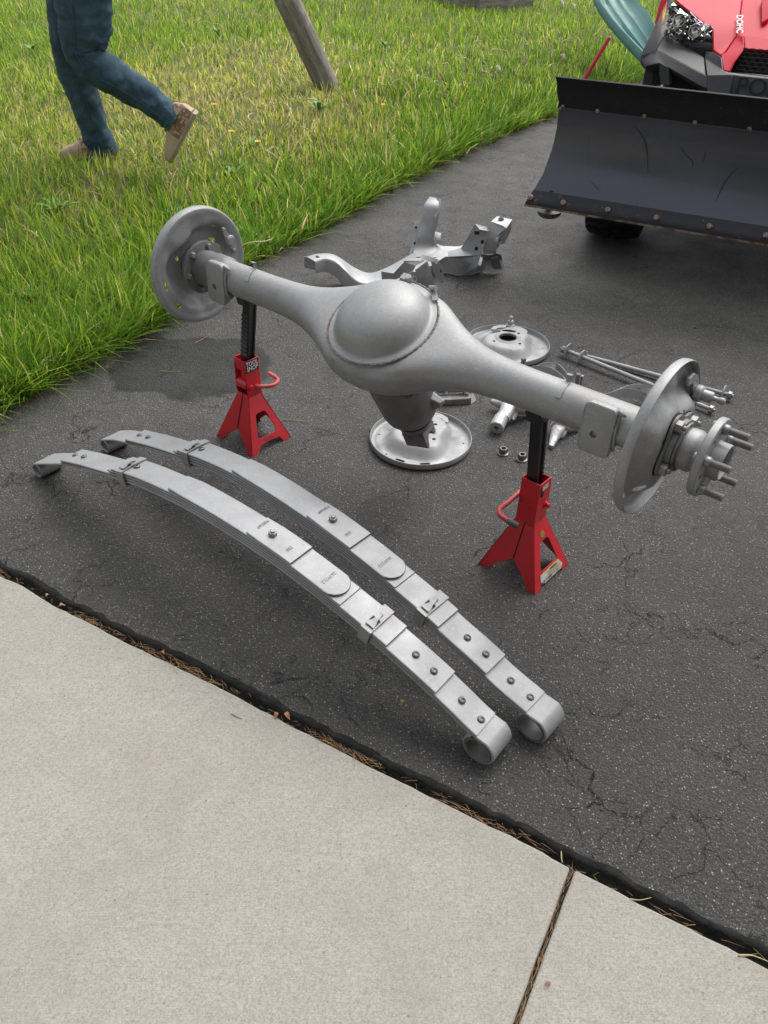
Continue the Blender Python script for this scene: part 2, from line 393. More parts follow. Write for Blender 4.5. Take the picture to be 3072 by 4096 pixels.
# asphalt sheet: its own boundary follows both edges
def offs(poly, d):
    out = []
    for i, p in enumerate(poly):
        t = (poly[min(i + 1, len(poly) - 1)] - poly[max(i - 1, 0)]).normalized(); out.append(p + Vector((-t.y, t.x)) * d)
    return out
ae = offs(ce, .031); ae = [p + Vector((.45, .89)) * (.006 * mnoise.noise(Vector((p.x * 14, p.y * 14, 5))) + .007 * mnoise.noise(Vector((p.x * 38, p.y * 38, 8)))) for p in ae]
i0 = min(range(len(ae)), key=lambda i: (ae[i] - Vector((-1.75, 2.0))).length)
k0 = min(range(len(le)), key=lambda i: (le[i] - Vector((-1.55, 1.9))).length)
loop = list(ae[i0:]) + [Vector((9, -1.0)), Vector((9, 18))] + list(reversed(le[k0:-1]))
mb = MB(); mb.plate([[(p.x, p.y) for p in loop]], (0, 0, -.06), (1, 0, 0), (0, 1, 0), .06)
obj('driveway', mb, M['asphalt'], None, smooth=0, kind='structure')
# rough tarred lip running down to the slab
mb = MB(); rings = []
cee = ce[i0:]; aee = ae[i0:]
for i, (c, a) in enumerate(zip(cee, aee)):
    if c.x < -1.4 or c.x > .9: continue
    d = (a - c); ring = []
    for k in range(14):
        t = k / 13; q = c + d * (t * 1.18 + .0)
        nz = mnoise.noise(Vector((q.x * 45, q.y * 45, 1))) ; n2 = mnoise.noise(Vector((q.x * 12, q.y * 12, 4)))
        dip = 1 - sstep(.12 + .16 * n2, .55, t)
        z = .0058 * sstep(.35, .62, t) * (1 - sstep(.72, 1, t)) + .0007 - .015 * dip + .0042 * nz * (1 - t * .7) + .0022 * mnoise.noise(Vector((q.x * 120, q.y * 120, 2)))*(1 - t * .6)
        ring.append((q.x, q.y, z))
    rings.append(ring)
mb.loft(rings, False, False)
obj('asphalt_edge', mb, M['tar'], None, smooth=60, kind='structure', fix=False)
# two slabs with a joint
def slab(name, pts, side):
    mb = MB(); mb.plate([[(p.x, p.y) for p in pts]], (0, 0, -.12), (1, 0, 0), (0, 1, 0), .1215)
    o = obj(name, mb, M['concrete'], None, smooth=35, kind='structure'); b = o.modifiers.new('b', 'BEVEL'); b.width = .005; b.segments = 3; b.limit_method = 'ANGLE'; b.angle_limit = math.radians(50)
ji = min(range(len(ce)), key=lambda i: (ce[i] - j0).length)
def jline(sgn): return [j0 + jd * (k * .03) + jn * (sgn * JW + .0015 * mnoise.noise(Vector((k * .7, sgn, 0)))) for k in range(0, 55)]
jl, jr = jline(-1), jline(1)
left_edge = [p for p in ce if (p - j0).dot(jn) < -JW]; right_edge = [p for p in ce if (p - j0).dot(jn) > JW]
slab('concrete_slab', [Vector((-3.2, -1.4))] + [Vector(jl[-1])] + list(reversed(jl[:-1])) + list(reversed(left_edge)), -1)
slab('concrete_slab', [Vector((3.4, -1.4))] + right_edge[::-1] + jr, 1)
mb = MB(); mb.box((0, 0, -.05), (4, 0, 0), (0, 4, 0), (0, 0, .02)); 
obj('base_soil', mb, M['joint_dirt'], None, smooth=0, kind='structure')

LEp = np.array([(p.x, p.y) for p in le])
def lawn_dist(x, y):
    """signed distance to the driveway edge, positive on the lawn"""
    x = np.atleast_1d(np.asarray(x, float)); y = np.atleast_1d(np.asarray(y, float)); best = np.full(x.shape, 1e9); sg = np.ones(x.shape)
    A = np.array(LE); 
    for a, b in zip(A[:-1], A[1:]):
        d = b - a; L2 = d @ d; t = np.clip(((x - a[0]) * d[0] + (y - a[1]) * d[1]) / L2, 0, 1)
        qx = a[0] + t * d[0]; qy = a[1] + t * d[1]; r = np.hypot(x - qx, y - qy)
        s = np.sign(d[0] * (y - a[1]) - d[1] * (x - a[0])); m = r < best; best = np.where(m, r, best); sg = np.where(m, s, sg)
    return best * np.where(sg == 0, 1, sg)
def wav(x, y): return np.sin(x * 1.7 + 1.3 * np.sin(y * 1.1)) * np.cos(y * 1.9 + x * .6)
def lawn_z(x, y):
    d = lawn_dist(x, y); t = np.clip(d / 1.15, 0, 1); s = t * t * (3 - 2 * t)
    return np.where(d > 0, -.012 + .255 * s + .018 * wav(x, y) * t, np.maximum(-.12, -.012 + d * 1.5))
xs = np.concatenate([np.linspace(-60, -8, 14)[:-1], np.linspace(-8, 8, 161), np.linspace(8, 60, 14)[1:]])
ys = np.concatenate([np.linspace(-30, 0, 8)[:-1], np.linspace(0, 14, 141), np.linspace(14, 120, 16)[1:]])
GX, GY = np.meshgrid(xs, ys); Z = lawn_z(GX.ravel(), GY.ravel()).reshape(GX.shape)
mb = MB(); mb.v = [Vector((a, b, c)) for a, b, c in zip(GX.ravel(), GY.ravel(), Z.ravel())]; nx = len(xs)
mb.f = [[j * nx + i, j * nx + i + 1, (j + 1) * nx + i + 1, (j + 1) * nx + i] for j in range(len(ys) - 1) for i in range(nx - 1)]
obj('ground', mb, M['soil'], None, smooth=80, kind='structure', fix=False)

# value noise on a lattice, vectorised, for patchiness
_LAT = RNG.random((64, 64))
def vnoise(x, y, s):
    x = np.asarray(x) * s + 100; y = np.asarray(y) * s + 100; xi = np.floor(x).astype(int); yi = np.floor(y).astype(int); fx = x - xi; fy = y - yi
    fx = fx * fx * (3 - 2 * fx); fy = fy * fy * (3 - 2 * fy); g = lambda a, b: _LAT[a % 64, b % 64]
    return (g(xi, yi) * (1 - fx) + g(xi + 1, yi) * fx) * (1 - fy) + (g(xi, yi + 1) * (1 - fx) + g(xi + 1, yi + 1) * fx) * fy

def strands(name, P, az, lean, L, W, colr, mat, kind='stuff', curl=None):
    """many tapering blades as one mesh: base points, direction, lean 0..1.5, length, width, colour"""
    n = len(P); T = np.array([0, .35, .7, 1.0]); wd = np.array([1, .85, .55, 0])
    hx, hy = np.cos(az), np.sin(az); sa = az + np.pi / 2 + RNG.uniform(-.7, .7, n); sx, sy = np.cos(sa), np.sin(sa)
    Vv = np.zeros((n, 7, 3)); k = 0
    for i, t in enumerate(T):
        out = lean * (0.35 * t + .65 * t * t); upv = np.sqrt(np.maximum(0.05, 1 - (lean * .62) ** 2)) * t - .32 * np.maximum(0, lean - .5) * t * t
        c = P + np.stack([hx * out * L, hy * out * L, upv * L], 1)
        if i < 3:
            o = np.stack([sx, sy, np.zeros(n)], 1) * (W * wd[i] / 2)[:, None]; Vv[:, k] = c - o; Vv[:, k + 1] = c + o; k += 2
        else: Vv[:, k] = c
    tri = np.array([(0, 1, 3), (0, 3, 2), (2, 3, 5), (2, 5, 4), (4, 5, 6)]); F = (tri[None] + (np.arange(n) * 7)[:, None, None]).reshape(-1, 3)
    me = bpy.data.meshes.new(name); me.vertices.add(n * 7); me.vertices.foreach_set('co', Vv.reshape(-1).astype('f4'))
    me.loops.add(F.size); me.loops.foreach_set('vertex_index', F.reshape(-1).astype('i4'))
    me.polygons.add(len(F)); me.polygons.foreach_set('loop_start', np.arange(0, F.size, 3, dtype='i4'))
    me.polygons.foreach_set('use_smooth', np.ones(len(F), dtype=bool)); me.update(); 
    ca = me.attributes.new('tint', 'FLOAT_COLOR', 'POINT'); c4 = np.ones((n, 7, 4)); c4[:, :, :3] = colr[:, None, :]
    ca.data.foreach_set('color', c4.reshape(-1).astype('f4')); me.materials.append(mat)
    o = bpy.data.objects.new(name, me); COL.objects.link(o)
    if kind: o['kind'] = kind
    return o

def lawn_points(n_try, near=2.6, k=1.0):
    """candidates thinned with the square of the distance, a little wider than the view"""
    y = RNG.uniform(1.6, 15, n_try); x = RNG.uniform(-1, 1, n_try) * (y * .62 + 1.0)
    keep = RNG.random(n_try) < np.minimum(1, (near / np.maximum(y, near)) ** 1.75) * (y * .62 + 1.0) / (15 * .62 + 1.0) * k
    x, y = x[keep], y[keep]; d = lawn_dist(x, y); m = d > .0; return x[m], y[m], d[m]
x, y, d = lawn_points(3600000)
lush = vnoise(x, y, .9) * .5 + vnoise(x, y, 2.6) * .3 + vnoise(x, y, 8) * .2         # 0..1
edge = np.exp(-np.maximum(0, d - .15) / .33)
# straw-coloured short patch in the middle of the lawn
dry = np.exp(-(((x + 1.2) / 1.35) ** 2 + ((y - 6.4) / 1.7) ** 2)) * .75 + np.exp(-(((x + .2) / .6) ** 2 + ((y - 5.6) / .5) ** 2)) * .35
dry = np.clip(dry + (1 - lush) * .75 - .36, 0, 1) * (1 - edge * .85)
dry *= 1 - np.exp(-(((x - 2.2) / 2.0) ** 2 + ((y - 9.5) / 3) ** 2)) * .8
keep = RNG.random(len(x)) < np.clip(.55 + .40 * edge - .15 * dry, 0, 1)
x, y, d, lush, edge, dry = (a[keep] for a in (x, y, d, lush, edge, dry)); n = len(x)
P = np.stack([x, y, lawn_z(x, y) - .004], 1)
r = RNG.random(n)
L = (.045 + .055 * lush + .082 * edge * (.5 + lush)) * RNG.uniform(.6, 1.35, n) * (1 - .30 * dry)
tuft = vnoise(x, y, 16); L *= .72 + .65 * tuft
az = RNG.uniform(0, 2 * np.pi, n) + 0; over = (d < .16) & (RNG.random(n) < .55); az = np.where(over, np.radians(-27) + RNG.normal(0, .7, n), az)
az = np.where(~over & (RNG.random(n) < .35), vnoise(x, y, 3) * 9, az)
lean = np.clip(RNG.normal(.55, .3, n), .05, 1.25); lean = np.where(over, np.clip(RNG.normal(.85, .25, n), .3, 1.35), lean)
W = (.0030 + .0032 * RNG.random(n) + .0036 * edge * RNG.random(n)) * np.clip(y / 2.8, 1.0, 2.4)
green = np.array([.175, .335, .032]); dark = np.array([.095, .225, .024]); lime = np.array([.36, .49, .055]); straw = np.array([.70, .60, .27]); yel = np.array([.50, .54, .08])
q = RNG.random(n)[:, None]; c = green * (1 - q) + lime * q
mk = (RNG.random(n) < .30 + .22 * edge)[:, None]; c = np.where(mk, dark * (1 - q * .6) + green * q * .6, c)
yl = (RNG.random(n) < .14 + .6 * dry)[:, None]; c = np.where(yl & ~((edge > .5) & (RNG.random(n) < .7))[:, None], yel * (.8 + .5 * q), c)
sr = (RNG.random(n) < .05 + .62 * dry ** 1.1)[:, None]; c = np.where(sr, straw * (.6 + .6 * q), c)
c *= RNG.uniform(.75, 1.45, n)[:, None]
print('blades', n)
go = strands('grass', P, az, lean, L, W, c, M['blades']); go['label'] = 'tall green grass with straw coloured patches covering the lawn beside the driveway'; go['category'] = 'grass'
# dead thatch along the driveway edge and litter in the slab gap
t = RNG.integers(0, len(le) - 60, 7600); e = LEp[t]; off = RNG.normal(.02, .035, len(t)); tt = LEp[np.minimum(t + 1, len(le) - 1)] - LEp[t]; tt /= np.linalg.norm(tt, axis=1)[:, None] + 1e-9
P = np.stack([e[:, 0] - tt[:, 1] * off + tt[:, 0] * RNG.uniform(0, .05, len(t)), e[:, 1] + tt[:, 0] * off, np.full(len(t), .003)], 1)
q = RNG.random(len(t))[:, None]; c = np.array([.20, .12, .06]) * (1 - q) + np.array([.36, .27, .15]) * q
o = strands('dead_grass', P, RNG.uniform(0, 6.3, len(t)), RNG.uniform(1.1, 1.5, len(t)), RNG.uniform(.02, .07, len(t)), RNG.uniform(.0015, .0035, len(t)), c, M['blades'])
o['label'] = 'dead brown grass matted along the edge of the driveway'; o['category'] = 'dead grass'
LI = []
cen = np.array([(p.x, p.y) for p in ce]); cand = [i for i, p in enumerate(ce) if -1.1 < p.x < .75]
for i in cand:
    p, tg = ce[i], (ce[i + 1] - ce[i]).normalized(); nn = Vector((-tg.y, tg.x))
    w_ = max(0, mnoise.noise(Vector((p.x * 5.2, p.y * 5.2, 9))) + (.18 if p.x < 0 else -.10)) * (30 if p.x < .05 else 12) + 1.2
    for k in range(int(w_) + (random.random() < w_ % 1)):
        q = p + nn * random.uniform(.001, .017) + tg * random.uniform(-.015, .015); LI.append((q.x, q.y, -.006 + random.random() * .008, math.atan2(tg.y, tg.x) + random.choice((0, math.pi)) + random.gauss(0, .5), random.uniform(.008, .035)))
for k in range(420):
    s = random.random() * 1.2; q = j0 + jd * s + jn * random.uniform(-.004, .004); LI.append((q.x, q.y, -.010 + random.random() * .011, math.atan2(jd.y, jd.x) + random.choice((0, math.pi)) + random.gauss(0, .22), random.uniform(.006, .022)))
LI = np.array(LI); n = len(LI); q = RNG.random(n)[:, None]; c = np.array([.20, .10, .045]) * (1 - q) + np.array([.48, .33, .17]) * q
o = strands('dry_needles', LI[:, :3], LI[:, 3], np.full(n, 1.5) , LI[:, 4], np.full(n, .0011), c, M['blades'])
o['label'] = 'brown dry needles and grass bits caught in the gap beside the concrete'; o['category'] = 'litter'
def gz(x, y): return float(lawn_z(np.array([x]), np.array([y]))[0])
# ------------------------------------------------------------------ brake backing plates (one canonical mesh, axis +Z, anchor side +X)
RB = .1666
def dish_mesh():
    na = 144; prof = [.0345, .040, .045, .050, .056, .064, .072, .080, .088, .096, .104, .112, .120, .128, .136, .143, .148, .152, .1545]
    def H(r, th):
        c = math.cos(th); w = .015 * math.cos(2 * th + .5) + .014 * math.cos(3 * th + .9) + .003 * math.cos(5 * th) - .006 * sstep(.75, 1, c)
        f = 1 - sstep(.080 + w * .9, .124 + w * .9, r)
        z = .037 * f + .0035 * (1 - sstep(.046, .050, r)) + .006 * (1 - sstep(.0, .035, math.hypot(r * math.cos(th) + .062, abs(r * math.sin(th)) - .105))) \
            + .010 * (1 - sstep(.012, .040, math.hypot(r * math.cos(th) - .05, abs(r * math.sin(th)) - .098)))
        return z - .0025 * sstep(.146, .150, r) * (1 - 0)
    rings = []
    for r in prof: rings.append([(r * math.cos(2 * math.pi * j / na), r * math.sin(2 * math.pi * j / na), H(r, 2 * math.pi * j / na) + .003) for j in range(na)])
    def circ(r, z): rings.append([(r * math.cos(2 * math.pi * j / na), r * math.sin(2 * math.pi * j / na), z) for j in range(na)])
    for r, z in ((.158, .0015), (.1612, .003), (.1630, .007), (.1632, .018), (.1640, .020), (.1654, .020), (.1662, .018), (.1664, .008), (.1650, .0015), (.1615, -.0020), (.157, -.0032), (.1545, -.0028)): circ(r, z)
    for r in prof[::-1]: rings.append([(r * math.cos(2 * math.pi * j / na), r * math.sin(2 * math.pi * j / na), H(r, 2 * math.pi * j / na) - .0002) for j in range(na)])
    mb = MB(); rings.append(rings[0]); mb.loft(rings, False)
    me = mb.mesh('backing_plate'); clean(me)
    ob = bpy.data.objects.new('tmp', me); COL.objects.link(ob)
    cut = []
    def hole(r, deg, rad, n=16):
        x, y = r * math.cos(math.radians(deg)), r * math.sin(math.radians(deg)); cut.append(MB().cyl((x, y, -.03), (x, y, .07), rad, n))
    for dg in (38, -38, 128, -128): hole(.063, dg, .0062)
    for dg in (90, -84, 140): hole(.140, dg, .0033, 10)
    for dg in (76, -100): hole(.044 + .006, dg, .0022, 8)
    for dg in (163, -163):                                               # adjuster slots near the rim
        a0 = math.radians(dg); c = Vector((.136 * math.cos(a0), .136 * math.sin(a0), 0)); t = Vector((-math.sin(a0), math.cos(a0), 0)); rr = Vector((math.cos(a0), math.sin(a0), 0))
        pts = []
        for k in range(7): an = math.pi * k / 6 - math.pi / 2; pts.append((.0115 + .0050 * math.cos(an), .0050 * math.sin(an)))
        for k in range(7): an = math.pi * k / 6 + math.pi / 2; pts.append((-.0115 + .0050 * math.cos(an), .0050 * math.sin(an)))
        cut.append(MB().plate([pts], c - Vector((0, 0, .03)), t, t.cross(rr) * 0 + rr, .07 if t.cross(rr).z > 0 else -.07))
    lens = [(.058 + .010 * (1 - (k / 6 - 1) ** 2) + .006, (k / 6 - 1) * .031) for k in range(13)] + [(.058 - .003 * (1 - (k / 6 - 1) ** 2), (1 - k / 6) * .030) for k in range(1, 12)]
    cut.append(MB().plate([[(a, b) for a, b in lens]], (0, 0, -.03), (1, 0, 0), (0, 1, 0), .09))
    carve(ob, cut); me = ob.data; me.materials.clear(); bpy.data.objects.remove(ob); return me
DISH = dish_mesh()
def basis(ax, ux, org):
    ax = Vector(ax).normalized(); ux = (Vector(ux) - ax * Vector(ux).dot(ax)).normalized(); uy = ax.cross(ux)
    m = Matrix((ux, uy, ax)).transposed().to_4x4(); m.translation = Vector(org); return m
def wloc(p):
    w = Vector((0, 0, 0))
    while p is not None: w += p.location; p = p.parent
    return w
def put(mb, Mx): mb.v = [Mx @ v for v in mb.v]; return mb
def backing_plate(parent, ax, ux, org, mat, name='backing_plate', pin=1.0, bracket=True):
    me = DISH.copy(); Mx = basis(ax, ux, org); L = Matrix.Translation(-wloc(parent)) @ Mx; me.transform(L); me.materials.append(mat)
    o = bpy.data.objects.new(name, me); COL.objects.link(o); o.parent = parent
    if bracket:
        pts = [(.152, -.024), (.152, .024), (.146, .044), (.130, .066), (.106, .074), (.100, .070), (.103, .055), (.118, .050), (.126, .034), (.128, 0), (.126, -.034), (.118, -.050), (.103, -.055), (.100, -.070), (.106, -.074), (.130, -.066), (.146, -.044)]
        hl = [[(.141 + .0022 * math.cos(k), y + .0022 * math.sin(k)) for k in (0, 1.05, 2.1, 3.14, 4.2, 5.2)] for y in (-.033, -.026, .026, .033)]
        obj('anchor_bracket', put(MB().plate([pts] + hl, (0, 0, .016), (1, 0, 0), (0, 1, 0), .006), Mx), M['steel_pitted'] if mat != M['steel'] else mat, o, smooth=30, bevel=.001)
        k = pin; pr_ = [(0, 0), (.0165, 0), (.0175, .002), (.0175, .010 * k), (.015, .012 * k), (.0120, .013 * k), (.0118, .026 * k), (.010, .028 * k), (.0055, .029 * k), (.0045, .036 * k), (.0072, .040 * k), (.0072, .044 * k), (.004, .047 * k), (0, .0475 * k)]
        obj('anchor_pin', put(MB().lathe(pr_, (.137, 0, .0225), (0, 0, 1), 28), Mx), M['steel_pitted'] if mat != M['steel'] else mat, o, smooth=35)
    ring = [(.0345, .0395), (.0345, .0435), (.038, .0455), (.041, .0435), (.0425, .0410)]
    obj('hub_ring', put(MB().lathe(ring + [(.0425, .034), (.0345, .034)], (0, 0, 0), (0, 0, 1), 48, True), Mx), mat, o, smooth=40)
    return o
def hexnut(mb, c, ax, r, h, ang=0.0, ch=.12):
    x, y, d = frame(ax); c = Vector(c); R = []
    for rr, hh in ((r, 0), (r, h * (1 - ch)), (r * .86, h)):
        R.append([c + d * hh + (x * math.cos(ang + math.pi / 3 * k) + y * math.sin(ang + math.pi / 3 * k)) * rr for k in range(6)])
    return mb.loft(R)
def thread(mb, a, b, r, pitch=.0016, n=14):
    a, b = Vector(a), Vector(b); L = (b - a).length; d = (b - a) / L; x, y, _ = frame(d); rings = []; m = int(L / pitch * 2)
    for i in range(m + 1):
        rr = r if i % 2 else r * .88
        if i in (0, m): rr = r * .8
        rings.append([a + d * (L * i / m) + (x * math.cos(2 * math.pi * j / n) + y * math.sin(2 * math.pi * j / n)) * rr for j in range(n)])
    return mb.loft(rings)

# ------------------------------------------------------------------ rear axle housing on the two stands
AC = V(.0017, 1.8299, .5566); AA = V(.7769, -.6296, .0055).normalized(); AW = V(-.6296, -.7769, 0).normalized(); AU = AA.cross(AW); AU = AU if AU.z > 0 else -AU
_ph = math.radians(65.7); AN = math.cos(_ph) * AW + math.sin(_ph) * AU; AM = math.sin(_ph) * AW - math.cos(_ph) * AU
def ax(s, n, m): return AC + AA * s + AN * n + AM * m
axle = thing('axle_housing', 'bare grey rear axle housing with round domed centre resting across two red stands', 'axle', tuple(ax(0, 0, 0)))
xs_ = [0, .05, .09, .12, .15, .18, .22, .26, .30, .35, .42, .71]
ys_ = [.150, .146, .136, .121, .104, .088, .071, .060, .053, .048, .0455, .0455]
zp_ = [.052, .052, .052, .052, .051, .050, .0485, .047, .046, .0455, .0455, .0455]
rings = []
S = sorted(set([-.685, .705] + [round(v, 4) for v in np.linspace(-.36, .36, 61)] + [-.6, -.5, -.42, .42, .5, .6]))
for s in S:
    em = interp(xs_, ys_, abs(s)); en = interp(xs_, zp_, abs(s)); eb = en + .020 * (1 - sstep(.05, .28, abs(s))); pw = lerp(3.6, 2.0, sstep(.06, .30, abs(s))); ring = []
    for j in range(64):
        t = 2 * math.pi * j / 64; c, q = math.cos(t), math.sin(t)
        x = math.copysign(abs(c) ** (2 / pw), c); y = math.copysign(abs(q) ** (2 / pw), q)
        ring.append(ax(s, (en if y > 0 else eb) * y, em * x))
    rings.append(ring)
obj('axle_tube', MB().loft(rings), M['steel'], axle, smooth=50)
cov = [(.1375, -.020), (.1375, .002), (.1362, .0045), (.131, .0055), (.1255, .0060), (.1215, .0080), (.1185, .0130), (.1150, .0215), (.108, .0345), (.098, .0460), (.086, .0555), (.070, .0640), (.052, .0700), (.033, .0735), (.015, .0750), (0, .0752)]
obj('differential_cover', MB().lathe(cov, ax(0, .0485, 0), AN, 96), M['steel'], axle, smooth=50)
# weld bead round the cover
mb = MB(); R = []
x, y, d = frame(AN); c0 = ax(0, .0520, 0); nb = 220
for i in range(nb):
    t = 2 * math.pi * i / nb; rr = .1395 + .0009 * math.sin(t * 61) + .0008 * mnoise.noise(V(t * 9, 0, 0)); k = .0024 + .0006 * mnoise.noise(V(t * 30, 3, 0))
    e = x * math.cos(t) + y * math.sin(t); R.append([c0 + e * (rr + k * math.cos(u)) + d * (k * math.sin(u) - .0004) for u in np.linspace(0, 2 * math.pi, 9)[:-1]])
R.append(R[0]); obj('weld_seam', mb.loft(R, False), material('rusty_weld', (.23, .228, .222), .7, .2, .4, mott=[(16, (.17, .10, .065), .52, .66, 6), (120, (.12, .118, .115), .5, .6, 4)], bump=[(200, .6, .001)]), axle, smooth=60)
# seams of the pressed shells running along each side
for sg in (-1, 1):
    mb = MB(); pts = []
    for s in np.linspace(-.10, -.02, 12): pts.append(ax(s, -.066 + .11 * sstep(-.02, -.10, s) * 0 + (s + .10) * .3, interp(xs_, ys_, abs(s)) * .995 * sg))
obj('shell_weld', MB().tube([ax(-.060, .036, .1405), ax(-.052, .010, .1430), ax(-.045, -.02, .1425), ax(-.040, -.045, .1375)], [.001, .0022, .002, .001], 8), M['steel'], axle, smooth=60)
# pinion carrier
pc = [(.118, -.045), (.118, -.062), (.112, -.070), (.100, -.074), (.096, -.085), (.094, -.110), (.0885, -.165), (.086, -.200), (.0850, -.205), (.083, -.240), (.0800, -.275), (.074, -.298), (.0640, -.312), (.056, -.318), (.054, -.326), (0, -.326)]
po = AC - AA * .012
R = []; xx, yy, dd = frame(AN)
mb = MB(); mb.lathe(pc, po, AN, 72); obj('pinion_carrier', mb, M['steel_dark'], axle, smooth=40)
obj('seal_ring', MB().lathe([(.0520, -.3255), (.0535, -.3265), (.0535, -.3330), (.0505, -.3340)], po, AN, 48), M['black'], axle, smooth=40)
mb = MB(); mb.lathe([(0, -.333), (.0500, -.333), (.0510, -.336), (.0505, -.350), (.047, -.356), (.040, -.360), (0, -.360)], po, AN, 40); yk = obj('yoke', mb, M['steel_dark'], axle, smooth=35)
ya = (AM * .96 + AA * .28).normalized(); yb = AN.cross(ya).normalized()      # yoke ears turned a little
mb = MB()
prof = [(-.034, 0), (.034, 0), (.036, .045), (.034, .080), (.027, .088), (.019, .080)] + [(.0185 * math.cos(t), .078 - .0300 * math.sin(t)) for t in np.linspace(.1, math.pi - .1, 12)] + [(-.019, .080), (-.027, .088), (-.034, .080), (-.036, .045)]
o_ = po - AN * .350 - yb * .034
mb.plate([prof], o_, ya, -AN, .068 if ya.cross(-AN).dot(yb) > 0 else -.068)
obj('yoke_ear', mb, M['steel_dark'], yk, smooth=30, bevel=.0015)
ybr = yb if yb.dot(CR) > 0 else -yb
text_mesh('3', .018, po - AN * .372 + ya * .0362 + ybr * .022, ybr, AN, M['bolt'], 'stamped_mark', yk)
text_mesh('12', .018, po - AN * .385 + ya * .0362 - ybr * .012, ybr, AN, M['bolt'], 'stamped_mark', yk)
mb = MB(); c = ax(.062, -.105, .055); dr = (AA * .8 + AM * .45).normalized()
mb.tube([ax(.02, -.105, .03), c, c + dr * .010], [.034, .030, .026], 20); obj('plug_boss', mb, M['steel_dark'], axle, smooth=40, bevel=.002)
mb = MB(); mb.lathe([(0, .008), (.020, .008), (.021, .012), (.020, .015), (0, .015)], c, dr, 24); hexnut(mb, c + dr * .015, dr, .0155, .016); obj('fill_plug', mb, M['bolt'], axle, smooth=30, bevel=.0008)
mb = MB(); mb.hexa([ax(.055, -.205, -.030), ax(.060, -.285, -.034), ax(.050, -.285, -.004), ax(.050, -.200, .002), ax(.098, -.238, -.034), ax(.090, -.258, -.036), ax(.086, -.258, -.016), ax(.094, -.236, -.014)]); obj('casting_lug', mb, M['steel'], axle, smooth=30, bevel=.004)
mb = MB(); mb.hexa([ax(.00, -.060, .085), ax(.05, -.060, .080), ax(.045, -.125, .075), ax(.005, -.125, .082), ax(.00, -.060, .100), ax(.05, -.060, .094), ax(.045, -.118, .088), ax(.005, -.118, .096)]); obj('carrier_rib', mb, M['steel_dark'], axle, smooth=30, bevel=.003)

def axp(s, v, d): return AC + AA * s + AU * v + AW * d
def perch(s0, s1, h0, h1):
    """curved spring perch pad welded to the front of the tube, facing the camera side"""
    w_ = s1 - s0; h = h1 - h0; cs, cn = (s0 + s1) / 2, (h0 + h1) / 2
    def rr(kw, kh, dep, rad=.014, bow=.010):
        pts = []
        for qx, qy, a0 in ((1, 1, 0), (-1, 1, 90), (-1, -1, 180), (1, -1, 270)):
            for i in range(6):
                t = math.radians(a0 + 18 * i); px = qx * (w_ / 2 * kw - rad) + rad * math.cos(t); py = qy * (h / 2 * kh - rad) + rad * math.sin(t)
                b_ = bow * max(0, py / (h / 2)) ** 2 + .004 * min(0, py / (h / 2)) ** 2
                pts.append(axp(cs + px, cn + py, dep - b_))
        return pts
    R = [rr(.90, .93, .0590), rr(.97, .98, .0578), rr(1.0, 1.0, .0540), rr(1.0, 1.0, .0480), rr(1.0, .93, .036), rr(1.0, .72, .014, .010, 0)]
    return MB().loft(R)
for s0, s1 in ((.566, .640), (-.618, -.548)):
    p = obj('spring_perch', perch(s0, s1, -.062, .055), M['steel'], axle, smooth=50)
    carve(p, [MB().cyl(axp((s0 + s1) / 2 - .004, -.014, .047), axp((s0 + s1) / 2 - .004, -.014, .09), .0082, 20)])
    mb = MB()
    pts = [axp(s1 + .002 + .002 * mnoise.noise(V(i, 1, 5)), -.045 + .0105 * i, .020 + .028 * math.sqrt(max(0, 1 - ((i - 4.5) / 5.5) ** 2)) + .003 * mnoise.noise(V(i * .8, 2, 0))) for i in range(0, 10)]
    mb.tube(pts, [.0038 + .0020 * mnoise.noise(V(i * 1.3, 7, 0)) for i in range(len(pts))], 8)
    mb.tube([axp(s1 - .004, .050, .040), axp(s1 + .003, .046, .040), axp(s1 + .012, .041, .034)], [.005, .006, .003], 8)
    obj('weld_bead', mb, M['steel'], axle, smooth=60)
def clip(s, turn, loc_n=.0):
    mb = MB(); R = []; w_ = .013; t_ = .0012; Rt = .0468
    pts = []
    for a_ in np.linspace(62, 128, 9): t = math.radians(a_); pts.append((Rt * math.sin(t + .0), Rt * math.cos(t)))     # (n, m) around the tube, m at 0 deg
    pts += [(Rt * math.sin(math.radians(132)) + .006, Rt * math.cos(math.radians(132)) - .002), (Rt * math.sin(math.radians(136)) + .016, Rt * math.cos(math.radians(136)) - .006), (Rt * math.sin(math.radians(136)) + .022, Rt * math.cos(math.radians(136)) + .002)]
    for i, (n_, m_) in enumerate(pts):
        sh = turn * i; l_ = math.hypot(n_, m_); u_ = (n_ / l_, m_ / l_)
        if i >= 10: u_ = (.3, -1)
        R.append([ax(s + sh - w_ / 2, n_, m_), ax(s + sh + w_ / 2, n_, m_), ax(s + sh + w_ / 2, n_ + u_[0] * t_, m_ + u_[1] * t_), ax(s + sh - w_ / 2, n_ + u_[0] * t_, m_ + u_[1] * t_)])
    mb.loft(R); return mb
obj('brake_line_clip', clip(.498, -.0004), M['steel'], axle, smooth=40)
obj('brake_line_clip', clip(-.468, -.002), M['steel'], axle, smooth=40)
mb = MB(); c = ax(.070, .056, -.120)
mb.sheet([ax(.055, .062, -.130), ax(.072, .062, -.134), ax(.098, .060, -.106), ax(.084, .060, -.100)], .0015, AN); mb.tube([ax(.058, .066, -.128), ax(.078, .072, -.128)], .006, 12)
obj('brake_line_clip', mb, M['steel'], axle, smooth=40)
mb = MB(); mb.tube([ax(-.016, .050, -.138), ax(-.016, .068, -.138)], [.009, .008], 8); mb.box(ax(-.028, .056, -.140), AA * .012, AM * .010, AN * .008); obj('breather_fitting', mb, M['steel'], axle, smooth=30, bevel=.001)
